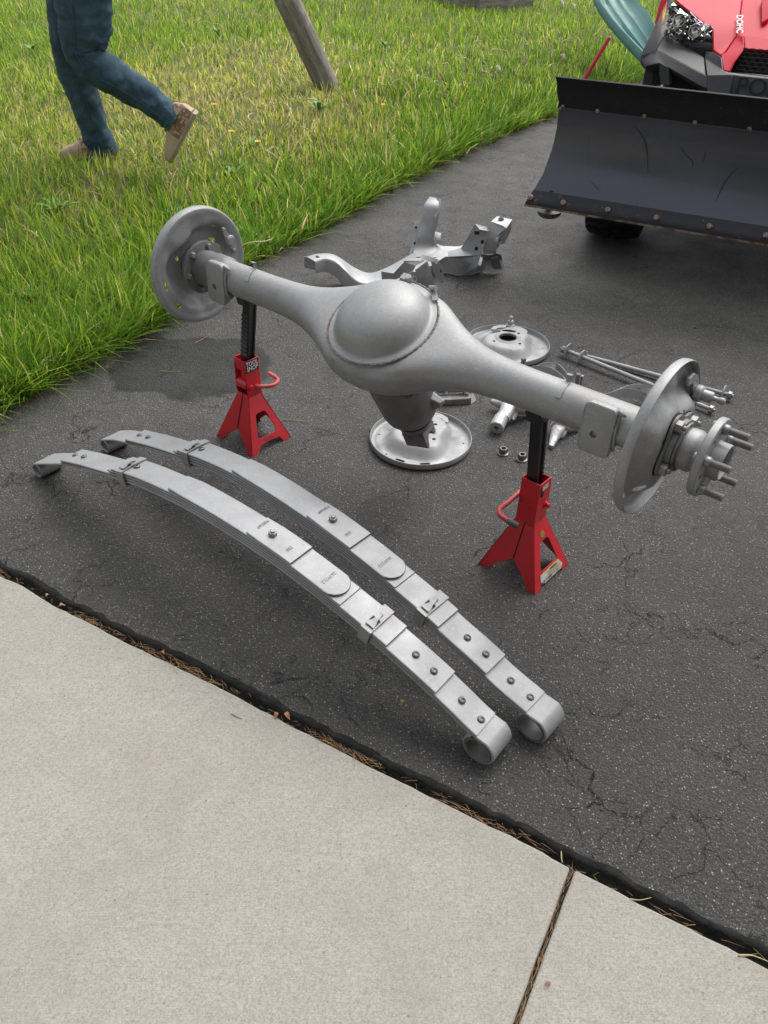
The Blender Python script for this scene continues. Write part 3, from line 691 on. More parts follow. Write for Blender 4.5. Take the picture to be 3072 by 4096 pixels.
# left end
mb = MB(); mb.lathe([(.0455, -.585), (.0520, -.592), (.0525, -.640), (.0505, -.644), (.0505, -.690), (.0455, -.690)], AC, AA, 48, True); obj('tube_collar', mb, M['steel_dark'], axle, smooth=30)
mb = MB(); mb.lathe([(.046, -.688), (.0745, -.688), (.0750, -.690), (.0750, -.698), (.046, -.698)], AC, AA, 48, True); obj('end_flange', mb, M['steel_dark'], axle, smooth=30)
for t in (75, 135, 195, 15, 255, 315):
    t = math.radians(t); c = ax(-.690, .0605 * math.sin(t) , .0605 * math.cos(t)); mb = MB(); mb.cyl(c, c + AA * .004, .0105, 20); hexnut(mb, c + AA * .003, AA, .0088, .008); obj('flange_bolt', mb, M['bolt_light'], axle, smooth=30, bevel=.0006)
lp = backing_plate(axle, -AA, -AM, ax(-.7048, 0, 0) + AA * .002, M['steel'], pin=1.2)
carve(lp, [MB().plate([[(-.022, -.010), (-.014, -.017), (-.004, -.010), (.008, -.016), (.021, -.008), (.024, .004), (.012, .015), (.003, .012), (-.008, .017), (-.020, .010)]], ax(-.76, 0, -.086), AN, AM, .12 if AN.cross(AM).dot(AA) > 0 else -.12)])
mb = MB(); P_ = []
for t in np.linspace(0, 2 * math.pi, 33)[:-1]:
    w_ = .0125 + .0045 * math.cos(2 * t) ** 2 * (1 if abs(math.cos(t)) > .6 else -.3); P_.append((.048 * math.cos(t) if abs(math.cos(t)) > .72 else .048 * math.cos(t) * 1.0, (.0135 - .004 * math.sin(abs(math.cos(t)) * math.pi)) * math.sin(t)))
co = ax(-.7005, 0, -.118); mb.plate([P_], co + AA * .001, AN, AM, .004 if AN.cross(AM).dot(AA) > 0 else -.004)
rp = obj('rivet_plate', mb, M['steel'], lp, smooth=30, bevel=.0015)
mb = MB(); mb.lathe([(0, 0), (.0165, 0), (.0170, .008), (.0150, .011), (.0120, .0115), (.0115, .013), (0, .013)], co + AA * .004, AA, 28); mb.lathe([(0, 0), (.007, .001), (.006, .004), (0, .005)], co + AN * .038 + AA * .004, AA, 16); mb.lathe([(0, 0), (.007, .001), (.006, .004), (0, .005)], co - AN * .038 + AA * .004, AA, 16); obj('rivet', mb, M['steel'], rp, smooth=35)
# right end
rp = backing_plate(axle, AA, -AM, ax(.7048, 0, 0), M['steel'], pin=1.35)
mb = MB(); pts = []
for i in range(48):
    t = 2 * math.pi * i / 48; r = .0700 + .010 * math.cos(4 * t); pts.append((r * math.cos(t), r * math.sin(t)))
sgn = 1 if AN.cross(AM).dot(AA) > 0 else -1
mb.plate([[(p[0] * 1.03, p[1] * 1.03) for p in pts]], ax(.7425, 0, 0), AN, AM, .0035 * sgn); obj('gasket', mb, M['black'], axle, smooth=30)
mb = MB(); mb.plate([pts], ax(.7465, 0, 0), AN, AM, .0065 * sgn); mb.lathe([(.052, .751), (.056, .753), (.055, .764), (.050, .765)], AC, AA, 48, True); obj('bearing_retainer', mb, M['steel_dark'], axle, smooth=30, bevel=.001)
for t in (0, 90, 180, 270):
    t = math.radians(t + 2); c = ax(.7530, .0640 * math.cos(t), .0640 * math.sin(t)); mb = MB(); hexnut(mb, c, AA, .0132, .0140, .3); thread(mb, c + AA * .012, c + AA * .021, .0060); obj('retainer_nut', mb, M['bolt_light'], axle, smooth=30, bevel=.0005)
mb = MB(); N_ = 48; ro, ri = .0520, .0440; lo_ = [(ro * math.cos(2 * math.pi * i / N_), ro * math.sin(2 * math.pi * i / N_)) for i in range(N_)]; li_ = [(ri * .9 * math.cos(2 * math.pi * i / N_), ri * .9 * math.sin(2 * math.pi * i / N_)) for i in range(N_)]
hs_ = [[(.0468 * math.cos(t) + .0034 * math.cos(k), .0468 * math.sin(t) + .0034 * math.sin(k)) for k in np.linspace(0, 2 * math.pi, 9)[:-1]] for t in np.linspace(0, 2 * math.pi, 13)[:-1]]
mb.plate([lo_, li_] + hs_, ax(.7660, 0, 0), AN, AM, .0045 * sgn); obj('slotted_ring', mb, M['steel_dark'], axle, smooth=30)
mb = MB(); mb.lathe([(.0400, .755), (.0400, .768), (.0430, .772), (.0440, .776), (.0440, .792), (.0420, .797), (.0400, .801), (.0430, .809), (.0300, .809), (.0300, .755)], AC, AA, 48, True); obj('axle_neck', mb, M['steel'], axle, smooth=30)
AC0 = AC.copy(); AC = AC + AA * .006
mb = MB(); mb.lathe([(.0330, .809), (.0805, .809), (.0822, .811), (.0822, .8235), (.0810, .8250), (.0385, .8250), (.0378, .8280), (.0372, .8480), (.0362, .8500), (.0335, .8500), (.0318, .8470), (.0315, .8200), (.0330, .8190)], AC, AA, 64, True)
fl = obj('wheel_flange', mb, M['steel'], axle, smooth=30)
obj('centre_plug', MB().lathe([(0, .812), (.0312, .812), (.0312, .822), (.012, .824), (.008, .820), (0, .820)], AC, AA, 32), M['steel_dark'], fl, smooth=30)
for k in range(5):
    t = math.radians(-30 + 72 * k); r = .0655; c = ax(.8245, r * math.cos(t), r * math.sin(t)); mb = MB()
    mb.lathe([(0, 0), (.0105, 0), (.0108, .002), (.0108, .009), (.0090, .012), (.0072, .013), (0, .013)], c, AA, 20); thread(mb, c + AA * .012, c + AA * .050, .0078, .0019); obj('wheel_stud', mb, M['bolt_light'], fl, smooth=40)
    t2 = t + math.radians(36)
    c = ax(.810, .060 * math.cos(t2), .060 * math.sin(t2)); obj('stud_head', MB().lathe([(0, -.006), (.010, -.005), (.011, 0), (0, 0)], ax(.8085, r * math.cos(t), r * math.sin(t)), AA, 20), M['bolt_light'], fl, smooth=35)
wl = wloc(axle)
carve(fl, [MB().cyl(ax(.80, .060 * math.cos(math.radians(t_)), .060 * math.sin(math.radians(t_))), ax(.84, .060 * math.cos(math.radians(t_)), .060 * math.sin(math.radians(t_))), .0060, 18) for t_ in (6, 78, 222)])
AC = AC0
carve(rp, [MB().cyl(ax(.70, -.040, .102), ax(.78, -.040, .102), .0105, 24)])
# ------------------------------------------------------------------ jack stands
def hull_round(pts, r=.004): return pts
def jack_stand(label, centre, x_dir, post_len, lean, variant):
    """local frame: +X handle side, -Y toothed side; sheet pyramid base, square neck, ratchet column, saddle"""
    t = thing('jack_stand', label, 'jack stand', (centre[0], centre[1], 0), 'red jack stands holding up the axle')
    X = V(x_dir[0], x_dir[1], 0).normalized(); Y = V(-X.y, X.x, 0); Zv = V(0, 0, 1); c = V(centre[0], centre[1], 0)
    def W(x, y, z): return c + X * x + Y * y + Zv * z
    hx, hy = .091, .080; nx_, ny_ = .0255, .0235; zt = .172; th = .0028
    mb = MB()
    def face(fr, hb, nb, hole, seam, sgn):
        """one sloping side; fr(u, w) gives the 3-D point, u across, w 0..1 up"""
        A0, B0, A1 = fr(-1, 0), fr(1, 0), fr(0, 1)
        mid = (A0 + B0) / 2; ux = (B0 - A0).normalized(); uy = (A1 - mid); H = uy.length; uy.normalize(); wb = (B0 - A0).length / 2; wt = nb
        ft = .030
        outer = [(-wb, 0), (-wb + ft, 0), (-wb + ft + .004, .012)]
        if seam: outer += [(-wb + ft + .018, .026), (-.004, .060), (.004, .060), (wb - ft - .018, .026)]
        else: outer += [(-wb + ft + .012, .022), (0, .024), (wb - ft - .012, .022)]
        outer += [(wb - ft - .004, .012), (wb - ft, 0), (wb, 0), (wt, H), (-wt, H)]
        loops = [outer]
        if hole:
            pts = []
            for (px, py, rad, a0, a1) in ((-.030, .052, .008, 180, 270), (.030, .052, .008, 270, 380), (.011, .112, .010, 10, 90), (-.011, .112, .010, 90, 170)):
                for k in range(5): a_ = math.radians(lerp(a0, a1, k / 4)); pts.append((px + rad * math.cos(a_), py + rad * math.sin(a_)))
            loops.append(pts)
        nn = ux.cross(uy); s_ = th if nn.dot(sgn) < 0 else -th
        mb.plate(loops, mid, ux, uy, s_)
        return mid, ux, uy, H
    fX = lambda s: (lambda u, w: W(s * (hx if w == 0 else nx_), u * hy if w == 0 else 0, 0 if w == 0 else zt))
    fY = lambda s: (lambda u, w: W(u * hx if w == 0 else 0, s * (hy if w == 0 else ny_), 0 if w == 0 else zt))
    infoXm = face(fX(-1), hy, ny_, True, False, -X); infoXp = face(fX(1), hy, ny_, True, False, X)
    face(fY(-1), hx, nx_, False, True, -Y); face(fY(1), hx, nx_, False, True, Y)
    base = obj('base', mb, M['red'], t, smooth=30, bevel=.0012)
    # rolled seams and foot pads
    mb = MB()
    for sy in (-1, 1):
        a_ = W(0, sy * (lerp(hy, ny_, .35) + .0012), zt * .35); b_ = W(0, sy * (ny_ + .0015), zt); mb.tube([a_, b_], .0013, 6)
    obj('seam', mb, M['black'], base, smooth=40)
    for sx in (-1, 1):
        for sy in (-1, 1):
            mb = MB(); p = W(sx * (hx - .001), sy * (hy - .001), 0)
            mb.plate([[(0, 0), (.030, 0), (.030, .003), (.003, .003), (.003, .030), (0, .030)]], p, X * -sx, Y * -sy, .004 if (X * -sx).cross(Y * -sy).z > 0 else -.004)
            obj('foot', mb, M['rust'], base, smooth=30)
    # neck: three-sided box open towards the teeth, with the pawl inside
    mb = MB(); zn = .292; zb = .158
    prof = [(-.029, zb), (.018, zb), (.027, zb + .020), (.027, .262), (.022, zn), (-.026, zn), (-.029, .285)]
    for sx in (-1, 1):
        o_ = W(sx * .0275, 0, 0); pl = [(y_, z_) for y_, z_ in prof]
        # y measured towards the teeth (-Y)
        mb.plate([pl], o_, -Y, Zv, .0028 if (-Y).cross(Zv).dot(X * sx) < 0 else -.0028)
    mb.box(W(0, .0275, (zb + zn) / 2), X * .0275, Y * .0014, Zv * ((zn - zb) / 2)); mb.box(W(0, -.0225, .272), X * .0262, Y * .0014, Zv * .018)
    mb.box(W(0, -.022, zb + .004), X * .027, Y * .006, Zv * .004)
    neck = obj('neck', mb, M['red'], t, smooth=30, bevel=.0016)
    mb = MB(); mb.lathe([(0, -.024), (.016, -.024), (.017, 0), (.016, .024), (0, .024)], W(0, -.0145, .205), X, 24); mb.box(W(0, -.010, .228), X * .012, Y * .006, Zv * .022); obj('pawl', mb, M['red'], neck, smooth=30, bevel=.001)
    # ratchet column
    zc = zn - .10 + 0; top = post_len; lx, ly = lean
    def Cc(x, y, z): k = (z - .28) / (.50 - .28); return W(x + .004 + lx * k, y + .003 + ly * k, z)
    mb = MB(); d0, w0 = .0170, .0150
    # channel section: solid block facing the teeth, recessed flanks
    sec = [(-w0, .016), (w0, .016), (w0, .010), (w0 - .0045, .009), (w0 - .0045, -.005), (w0, -.006), (w0, -.013), (-w0, -.013), (-w0, -.006), (-w0 + .0045, -.005), (-w0 + .0045, .009), (-w0, .010)]
    mb.loft([[Cc(x_, y_, z_) for x_, y_ in sec] for z_ in (.19, top)])
    z_ = .300
    while z_ < top - .050:
        mb.hexa([Cc(-w0 + .001, -.013, z_), Cc(w0 - .001, -.013, z_), Cc(w0 - .001, -.0135, z_ + .0135), Cc(-w0 + .001, -.0135, z_ + .0135), Cc(-w0 + .001, -.0185, z_ + .002), Cc(w0 - .001, -.0185, z_ + .002), Cc(w0 - .001, -.0165, z_ + .009), Cc(-w0 + .001, -.0165, z_ + .009)])
        z_ += .0155
    colm = obj('ratchet_column', mb, M['black_paint'], t, smooth=30, bevel=.0008)
    # saddle: curved plate cradling the tube; horns at both ends across the tube
    mb = MB(); R = []
    for k in range(13):
        u = -1 + k / 6; y_ = u * .031; zz = top - .002 + .020 * abs(u) ** 2.2; tk = .006
        R.append([Cc(-.020, y_, zz), Cc(.020, y_, zz), Cc(.020, y_ * .93, zz - tk - .010 * (1 - abs(u))), Cc(-.020, y_ * .93, zz - tk - .010 * (1 - abs(u)))])
    mb.loft(R)
    for sg in (-1, 1): mb.hexa([Cc(-.020, sg * .031, top + .018), Cc(.020, sg * .031, top + .018), Cc(.020, sg * .0245, top - .006), Cc(-.020, sg * .0245, top - .006), Cc(-.018, sg * .0355, top + .014), Cc(.018, sg * .0355, top + .014), Cc(.016, sg * .030, top - .014), Cc(-.016, sg * .030, top - .014)])
    obj('saddle', mb, M['black_paint'], colm, smooth=35, bevel=.0012)
    # release handle
    hz = .198
    if variant == 0:
        P = [W(.026, -.013, .197), at(1005, 1540, .197), at(1040, 1546, .197), at(1085, 1543, .197), at(1106, 1532, .198), at(1112, 1519, .199), at(1100, 1508, .200), at(1076, 1492, .201)]
    else:
        P = [W(.026, -.013, .206), at(2092, 1962, .236), at(2075, 1972, .236), at(2040, 2003, .230), at(2003, 2032, .222), at(1996, 2048, .218), at(2002, 2062, .214), at(2030, 2081, .208), at(2056, 2096, .202)]
    P = crom(P, 5); h = obj('handle', MB().tube(P, .0064, 14), M['red_worn'], t, smooth=50)
    obj('pivot', MB().lathe([(0, .0), (.0095, .0), (.0085, .004), (.006, .006), (0, .006)], W(.0275, -.013, .200), X, 18), M['red'], neck, smooth=35)
    obj('pivot', MB().lathe([(0, .0), (.0095, .0), (.0090, .003), (.0062, .004), (.0062, .012), (.005, .013), (0, .013)], W(-.0275, -.013, .212), -X, 18), M['red'], neck, smooth=35)
    if variant == 0:
        mb = MB(); mb.box(W(.0292, -.0005, .2715), X * .0006, Y * .0240, Zv * .0175); s = obj('brand_sticker', mb, M['black_print'], neck, smooth=0)
        text_mesh('TOOL\nSHOP', .0205, W(.0302, -.0005, .2722), Y, Zv, M['white_print'], 'sticker_text', s, .0003, bold=.0003, squash=.82)
    else:
        e_ = P[-1] - P[-3]; e_.normalize(); obj('rubber_cap', MB().tube([P[-1] - e_ * .020, P[-1] - e_ * .018, P[-1] + e_ * .008, P[-1] + e_ * .010], [.0072, .0082, .0082, .0076], 16), M['rubber_grey'], h, smooth=40)
        mid, ux, uy, H = infoXm; nn = ux.cross(uy); nn = nn if nn.dot(-X) > 0 else -nn; sx = 1 if ux.cross(uy).dot(nn) > 0 else -1; ux2 = ux * sx
        o_ = mid + uy * .0255 + nn * .0008
        # sticker runs along the lower bar of the side
        mb = MB(); pts = [(-.050, -.012), (-.030, -.0165), (.046, -.0165), (.056, -.006), (.040, .0150), (-.020, .0135), (-.046, .0125)]
        mb.plate([pts], o_, ux2, uy, .0005); s = obj('warning_sticker', mb, M['label_paper'], base, smooth=0)
        mb = MB(); mb.plate([[(-.018, .0065), (.038, .0065), (.038, .0125), (-.018, .0125)]], o_ + nn * .0006, ux2, uy, .0003); obj('warning_band', mb, M['yellow_print'], s, smooth=0)
        text_mesh('WARNING', .0068, o_ + ux2 * .012 + uy * .0094 + nn * .0011, ux2, uy, M['black_print'], 'warning_text', s, .0002, bold=.0001)
        text_mesh('JACK STAND', .0085, o_ - ux2 * .0255 - uy * .0105 + nn * .0008, ux2, uy, M['black_print'], 'sticker_text', s, .0002, bold=.0001)
        for k in range(4):
            mb = MB(); mb.plate([[(-.016 + .001 * k, .0040 - .0048 * k), (.036 - .004 * (k % 2), .0040 - .0048 * k), (.036 - .004 * (k % 2), .0054 - .0048 * k), (-.016 + .001 * k, .0054 - .0048 * k)]], o_ + nn * .0006, ux2, uy, .0003); obj('text_line', mb, M['rubber_grey'], s, smooth=0)
        obj('round_sticker', MB().lathe([(0, 0), (.0095, 0), (.0095, .0004), (0, .0004)], mid + uy * .140 - ux2 * .004 + nn * .0006, nn, 28), M['gold_print'], base, smooth=0)
        mb = MB(); mb.plate([[(.012, 0), (.022, 0), (.022, .028), (-.004, .030), (-.002, .018), (.010, .016)]], W(-.0290, -.002, .250), Y, Zv, .0004 if Y.cross(Zv).dot(-X) > 0 else -.0004); obj('torn_sticker', mb, M['black_print'], neck, smooth=0)
        mb = MB(); mb.plate([[(-.006, .020), (.020, .018), (.021, .032), (-.004, .034)]], W(-.0292, -.002, .250), Y, Zv, .0006 if Y.cross(Zv).dot(-X) > 0 else -.0006); obj('torn_sticker', mb, M['label_paper'], neck, smooth=0)
    return t
jack_stand('red jack stand with its toothed black post and brand sticker, standing nearer the grass', (-.433, 2.216), (.735, -.678), .500, (.052, -.008), 0)
jack_stand('red jack stand with worn warning sticker and grey capped handle, nearest the camera', (.379, 1.612), (-.755, .656), .500, (-.012, .048), 1)
# ------------------------------------------------------------------ leaf springs
def leaf_spring(label, A, B, zs, marks, ends, clamps):
    """A, B ground points under the near edge of each eye; zs: (s, height of the stack's underside); ends: leaf start / end along s"""
    A = V(A[0], A[1], 0); B = V(B[0], B[1], 0); D = (B - A); Lg = D.length; D.normalize(); N = V(-D.y, D.x, 0)      # N points away from the camera
    t = thing('leaf_spring', label, 'leaf spring', tuple(A.lerp(B, .5)), 'leaf springs lying on the asphalt')
    S = [k[0] for k in zs]; Zs = [k[1] for k in zs]; Wd = .0745; T = .0068
    # smooth interpolation
    cs = crom([(a_, b_, 0) for a_, b_ in zs], 10); cx = [p.x for p in cs]; cz = [p.y for p in cs]
    def base_z(s): return float(np.interp(s, cx, cz))
    def slope(s): return (base_z(s + .012) - base_z(s - .012)) / .024
    def pt(s, off, w):                    # off: height above underside, w across
        k = slope(s); n_ = V(0, 0, 1) - D * k; n_.normalize(); return A + D * s + V(0, 0, base_z(s)) + n_ * off + N * w
    def leaf(s0, s1, lev, name='leaf', mat=None, gap=None, tip0=0, tip1=0, taper=.0, rnd=False, w_in=.0, th=T, lift0=0, lift1=0):
        mb = MB(); n = max(8, int((s1 - s0) / .012)); R = []
        sl = [s0 + (s1 - s0) * i / n for i in range(n + 1)]
        if rnd: sl = sl[:-1] + [s1 - .032 + .032 * math.sin(math.pi / 2 * k / 8) for k in range(0, 9)]; sl = sorted(set(sl))
        for s in sl:
            w0, w1 = w_in, Wd - w_in
            if rnd and s > s1 - .032: q = 1 - math.sqrt(max(0, 1 - ((s - (s1 - .032)) / .032) ** 2)); w0 += q * .036; w1 -= q * .036
            if tip0 and s < s0 + .05: w0 += tip0 * (1 - (s - s0) / .05); w1 -= tip0 * (1 - (s - s0) / .05)
            if tip1 and s > s1 - .05: w0 += tip1 * (1 - (s1 - s) / .05); w1 -= tip1 * (1 - (s1 - s) / .05)
            lo = lev * (T + .0014); lo += lift0 * max(0, 1 - (s - s0) / .08) ** 2 + lift1 * max(0, 1 - (s1 - s) / .08) ** 2
            if w1 - w0 < .002: w0, w1 = Wd / 2 - .001, Wd / 2 + .001
            e = .0022
            R.append([pt(s, lo + e, w0), pt(s, lo, w0 + e), pt(s, lo, w1 - e), pt(s, lo + e, w1), pt(s, lo + th - e, w1), pt(s, lo + th, w1 - e), pt(s, lo + th, w0 + e), pt(s, lo + th - e, w0)])
        mb.loft(R); return mb
    leaf_m = M['steel_leaf']
    # main leaf with both eyes rolled under
    path = []
    rl, rr = .0240, .0385
    sL, sR = .012, Lg - .028
    zr = rr + T
    for k in range(26):                   # left eye from tucked end, round, up to the top
        a_ = math.radians(-35 - (325 - 35) * 0 + 0); 
    cL = (sL, rl + .001); cR = (sR, rr + .001)
    left = [(cL[0] + (rl) * math.cos(math.radians(a_)), cL[1] + (rl) * math.sin(math.radians(a_))) for a_ in np.linspace(-315 + 35, -270 + 0, 4)]
    left = [(cL[0] + (rl - T / 2) * math.cos(math.radians(a_)), cL[1] + (rl - T / 2) * math.sin(math.radians(a_))) for a_ in np.linspace(438, 112, 32)]
    top = [(s, base_z(s) + T / 2) for s in np.linspace(.075, 1.570, 110)]
    right = [(cR[0] + (rr - T / 2) * math.cos(math.radians(a_)), cR[1] + (rr - T / 2) * math.sin(math.radians(a_))) for a_ in np.linspace(62, -238, 40)]
    pl = left + top + right; P = [V(x_, z_, 0) for x_, z_ in pl]; R = []
    for i, p in enumerate(P):
        d_ = (P[min(i + 1, len(P) - 1)] - P[max(i - 1, 0)]).normalized(); n_ = V(-d_.y, d_.x, 0)
        q = lambda o_, w: A + D * (p.x + n_.x * o_) + V(0, 0, max(.0005, p.y + n_.y * o_)) + N * w
        h = T / 2; e = .0022; R.append([q(-h + e, 0), q(-h, e), q(-h, Wd - e), q(-h + e, Wd), q(h - e, Wd), q(h, Wd - e), q(h, e), q(h - e, 0)])
    main_ = obj('main_leaf', MB().loft(R), leaf_m, t, smooth=40)
    c = A + D * cR[0] + V(0, 0, cR[1])
    obj('eye_bushing', MB().lathe([(rr - T - .0006, -.001), (rr - T - .0006, Wd + .001), (rr - T - .0034, Wd + .001), (rr - T - .0034, -.001)], c, N, 40, True), M['steel_edge'], t, smooth=35)
    e_ = ends
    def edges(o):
        me = o.data; me.materials.append(M['leaf_edge_shade'])
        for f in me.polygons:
            if abs(f.normal.z) < .62: f.material_index = 1  # steep side faces take the darker copy, shade painted in
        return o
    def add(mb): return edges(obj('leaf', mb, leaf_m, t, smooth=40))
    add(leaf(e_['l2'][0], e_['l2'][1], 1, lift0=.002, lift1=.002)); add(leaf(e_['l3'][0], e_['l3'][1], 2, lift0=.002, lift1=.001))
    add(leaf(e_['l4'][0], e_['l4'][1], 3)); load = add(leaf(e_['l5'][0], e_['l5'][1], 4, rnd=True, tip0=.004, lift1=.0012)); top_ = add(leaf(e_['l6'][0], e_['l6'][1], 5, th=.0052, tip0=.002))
    obj('liner', leaf(e_['l5'][1] - .03, e_['l5'][1] + .012, 4, th=.0012, w_in=.0015), leaf_m, t, smooth=40)
    obj('liner', leaf(e_['l2'][0] - .004, e_['l2'][0] + .10, .93, th=.0018, w_in=-.0006), M['steel_edge'], t, smooth=40)
    # wrapped clamps
    for s0, lev, hook in clamps:
        mb = MB(); R = []; w_ = .027; hh = (lev) * (T + .0014)
        loop = [(-.004, hh + .0018), (-.0055, hh * .5), (-.0045, -.0085), (.006, -.0105), (Wd - .006, -.0105), (Wd + .0045, -.0085), (Wd + .0055, hh * .5), (Wd + .004, hh + .0018), (Wd * .5, hh + .0052)]
        inn = [(-.0008, hh - .0005), (-.0022, hh * .5), (-.0015, -.0055), (.008, -.0075), (Wd - .008, -.0075), (Wd + .0015, -.0055), (Wd + .0022, hh * .5), (Wd + .0008, hh - .0005), (Wd * .5, hh + .0018)]
        for sg in (-1, 1):
            R.append([pt(s0 + sg * w_ / 2, b_, a_) for a_, b_ in loop])
        Ri = [[pt(s0 + sg * w_ / 2, b_, a_) for a_, b_ in inn] for sg in (1, -1)]
        mb.loft([R[0], R[1], Ri[0], Ri[1], R[0]], False); cl = obj('clamp', mb, M['steel'], t, smooth=35)
        # slot and folded tongue of the clamp
        cw = Wd * .5; ts = 1 if hook > 0 else -1
        mb = MB(); q = lambda s, w, o_: pt(s0 + s, hh + o_, cw + w)
        mb.sheet([q(-.010, -.018, .0062), q(.010, -.018, .0062), q(.010, -.004, .0062), q(-.010, -.004, .0062)], .0008, (0, 0, 1)); obj('clamp_slot', mb, M['black'], cl, smooth=0)
        mb = MB(); R = []
        for k, (w_k, o_k) in enumerate(((-.030, .0054), (-.018, .0062), (-.011, .0085), (-.002, .0095), (.008, .0080), (.014, .0056))):
            hw = (.0105, .0080, .0048, .0048, .0040, .0050)[k]; sh = .004 * math.sin(k)
            R.append([q(-hw + sh * .3, w_k, o_k), q(hw + sh * .3, w_k, o_k), q(hw + sh * .3, w_k, o_k + .0016), q(-hw + sh * .3, w_k, o_k + .0016)])
        mb.loft(R); obj('clamp_tongue', mb, M['steel'], cl, smooth=35)
    def rivet(s, lev, w=None):
        w = Wd / 2 if w is None else w; c = pt(s, lev * (T + .0014), w); k = slope(s); n_ = (V(0, 0, 1) - D * k).normalized(); mb = MB()
        mb.lathe([(0, 0), (.0086, 0), (.0084, .0016), (.0068, .0034), (.0040, .0040), (.0030, .0018), (0, .0014)], c, n_, 20)
        obj('rivet', mb, M['bolt'], t, smooth=40)
    for s, lev in marks: rivet(s, lev)
    sb = .997; k = slope(sb); n_ = (V(0, 0, 1) - D * k).normalized(); c = pt(sb, 6 * (T + .0014) - .0020, Wd / 2); mb = MB()
    hexnut(mb, c, n_, .0105, .0085, .4); b = obj('centre_bolt', mb, M['bolt_light'], t, smooth=30, bevel=.0006)
    mb = MB(); mb.cyl(c + n_ * .008, c + n_ * .0125, .0055, 16); obj('bolt_tip', mb, M['bolt_light'], b, smooth=30, bevel=.0008)
    def stamp(txt, s, lev, w, sz, par, thx=0):
        c = pt(s, lev, w); k = slope(s); n_ = (V(0, 0, 1) - D * k).normalized(); u_ = -N; v_ = n_.cross(u_)
        text_mesh(txt, sz, c, u_, v_, M['stamp'], 'stamped_number', par, .00015)
    stamp('2639213', e_['l5'][1] - .050, 5 * (T + .0014) - .0006, Wd * .5, .0125, load)
    stamp('930369', sb - .040, 6 * (T + .0014) - .0022, Wd * .62, .0120, top_); stamp('250', sb + .055, 6 * (T + .0014) - .0022, Wd * .42, .0125, top_)
    return t
M['steel_leaf'] = material('peened_leaf_steel', (.37, .377, .385), .55, .36, .5, mott=[(11, (.31, .315, .322), .40, .72, 7), (4.3, (.28, .28, .28), .58, .82, 6), (130, (.40, .40, .40), .58, .76, 4), (210, (.48, .48, .48), .60, .8, 3)], bump=[(330, .45, .0006), (45, .25, .0012)], rvar=.07)
M['leaf_edge_shade'] = material('shaded_leaf_edge', (.20, .198, .19), .6, .4, .4, mott=[(20, (.13, .127, .12), .4, .7, 6)], bump=[(200, .4, .0006)])  # leaf steel darkened for the sides, their shade put into the colour
M['stamp'] = material('stamped_shadow', (.20, .20, .20), .6, .4)
leaf_spring('nearest of the two arched grey leaf springs, beside the concrete slab', (-1.065, 1.976), (.223, .973),
            [(0, .044), (.04, .060), (.10, .084), (.19, .124), (.27, .150), (.37, .176), (.46, .198), (.56, .219), (.68, .234), (.79, .239), (.92, .236), (1.05, .224), (1.18, .200), (1.28, .177), (1.36, .155), (1.44, .129), (1.52, .098), (1.58, .071), (1.63, .055)],
            [(.205, 2), (.250, 2), (.460, 3), (.512, 4), (1.405, 3), (1.452, 3), (1.528, 2), (1.578, 2)],
            dict(l2=(.185, 1.592), l3=(.425, 1.482), l4=(.445, 1.352), l5=(.678, 1.212), l6=(.948, 1.082)), [(.487, 4, 1), (1.300, 4, -1)])
leaf_spring('farther of the two arched grey leaf springs, between the other spring and the axle', (-.899, 2.115), (.339, 1.028),
            [(0, .042), (.04, .058), (.09, .078), (.17, .103), (.27, .133), (.36, .156), (.45, .176), (.557, .197), (.67, .211), (.80, .214), (.93, .208), (1.05, .195), (1.15, .179), (1.29, .150), (1.38, .125), (1.447, .107), (1.512, .085), (1.58, .068), (1.63, .055)],
            [(.182, 2), (.230, 2), (.452, 3), (.503, 4), (1.408, 3), (1.458, 3), (1.532, 2), (1.584, 2)],
            dict(l2=(.160, 1.598), l3=(.415, 1.486), l4=(.435, 1.350), l5=(.670, 1.212), l6=(.943, 1.085)), [(.474, 4, 1), (1.305, 4, -1)])
# ------------------------------------------------------------------ loose parts lying behind the axle
def up_plate(label, c, toward):
    t = thing('brake_backing_plate', label, 'backing plate', (c[0], c[1], 0), 'brake backing plates lying flat')
    b = backing_plate(t, (0, 0, 1), toward, (c[0], c[1], .0045), M['steel_pitted'], 'dished_plate'); return t
up_plate('brake backing plate lying flat under the pinion end of the axle', (.116, 2.200), (.22, .97, 0))
up_plate('brake backing plate with upright anchor pin lying flat behind the axle tube', (.473, 2.880), (.19, .98, 0))

zN = zoom(2.698, 1860, 1600)
for px, lab in ((zN(410, 575), 'dark flanged nut on the asphalt, the farther of two from the stand'), (zN(612, 640), 'dark flanged nut on the asphalt, close beside the right stand post')):
    p = at(*px, .002); t = thing('flange_nut', lab, 'nut', (p.x, p.y, 0), 'loose dark nuts on the asphalt'); p = V(p.x, p.y, 0)
    obj('washer_flange', MB().lathe([(.0085, .0005), (.0185, .0005), (.0192, .002), (.0180, .0045), (.0120, .0065), (.0085, .0065)], p, (0, 0, 1), 32, True), M['bolt'], t, smooth=35)
    mb = MB(); x_, y_, d_ = frame(V(0, 0, 1)); R = []
    for rr_, hh in ((.0145, .005), (.0145, .0200), (.0130, .0225)):
        R.append([p + V(0, 0, hh) + (x_ * math.cos(.4 + math.pi / 3 * k) + y_ * math.sin(.4 + math.pi / 3 * k)) * rr_ for k in range(6)])
    for rr_, hh in ((.0085, .0225), (.0078, .004)): R.append([p + V(0, 0, hh) + (x_ * math.cos(.4 + math.pi / 3 * k) + y_ * math.sin(.4 + math.pi / 3 * k)) * rr_ for k in range(6)])
    R.append(R[0]); mb.loft(R, False); obj('hex', mb, M['bolt'], t, smooth=30, bevel=.0006)

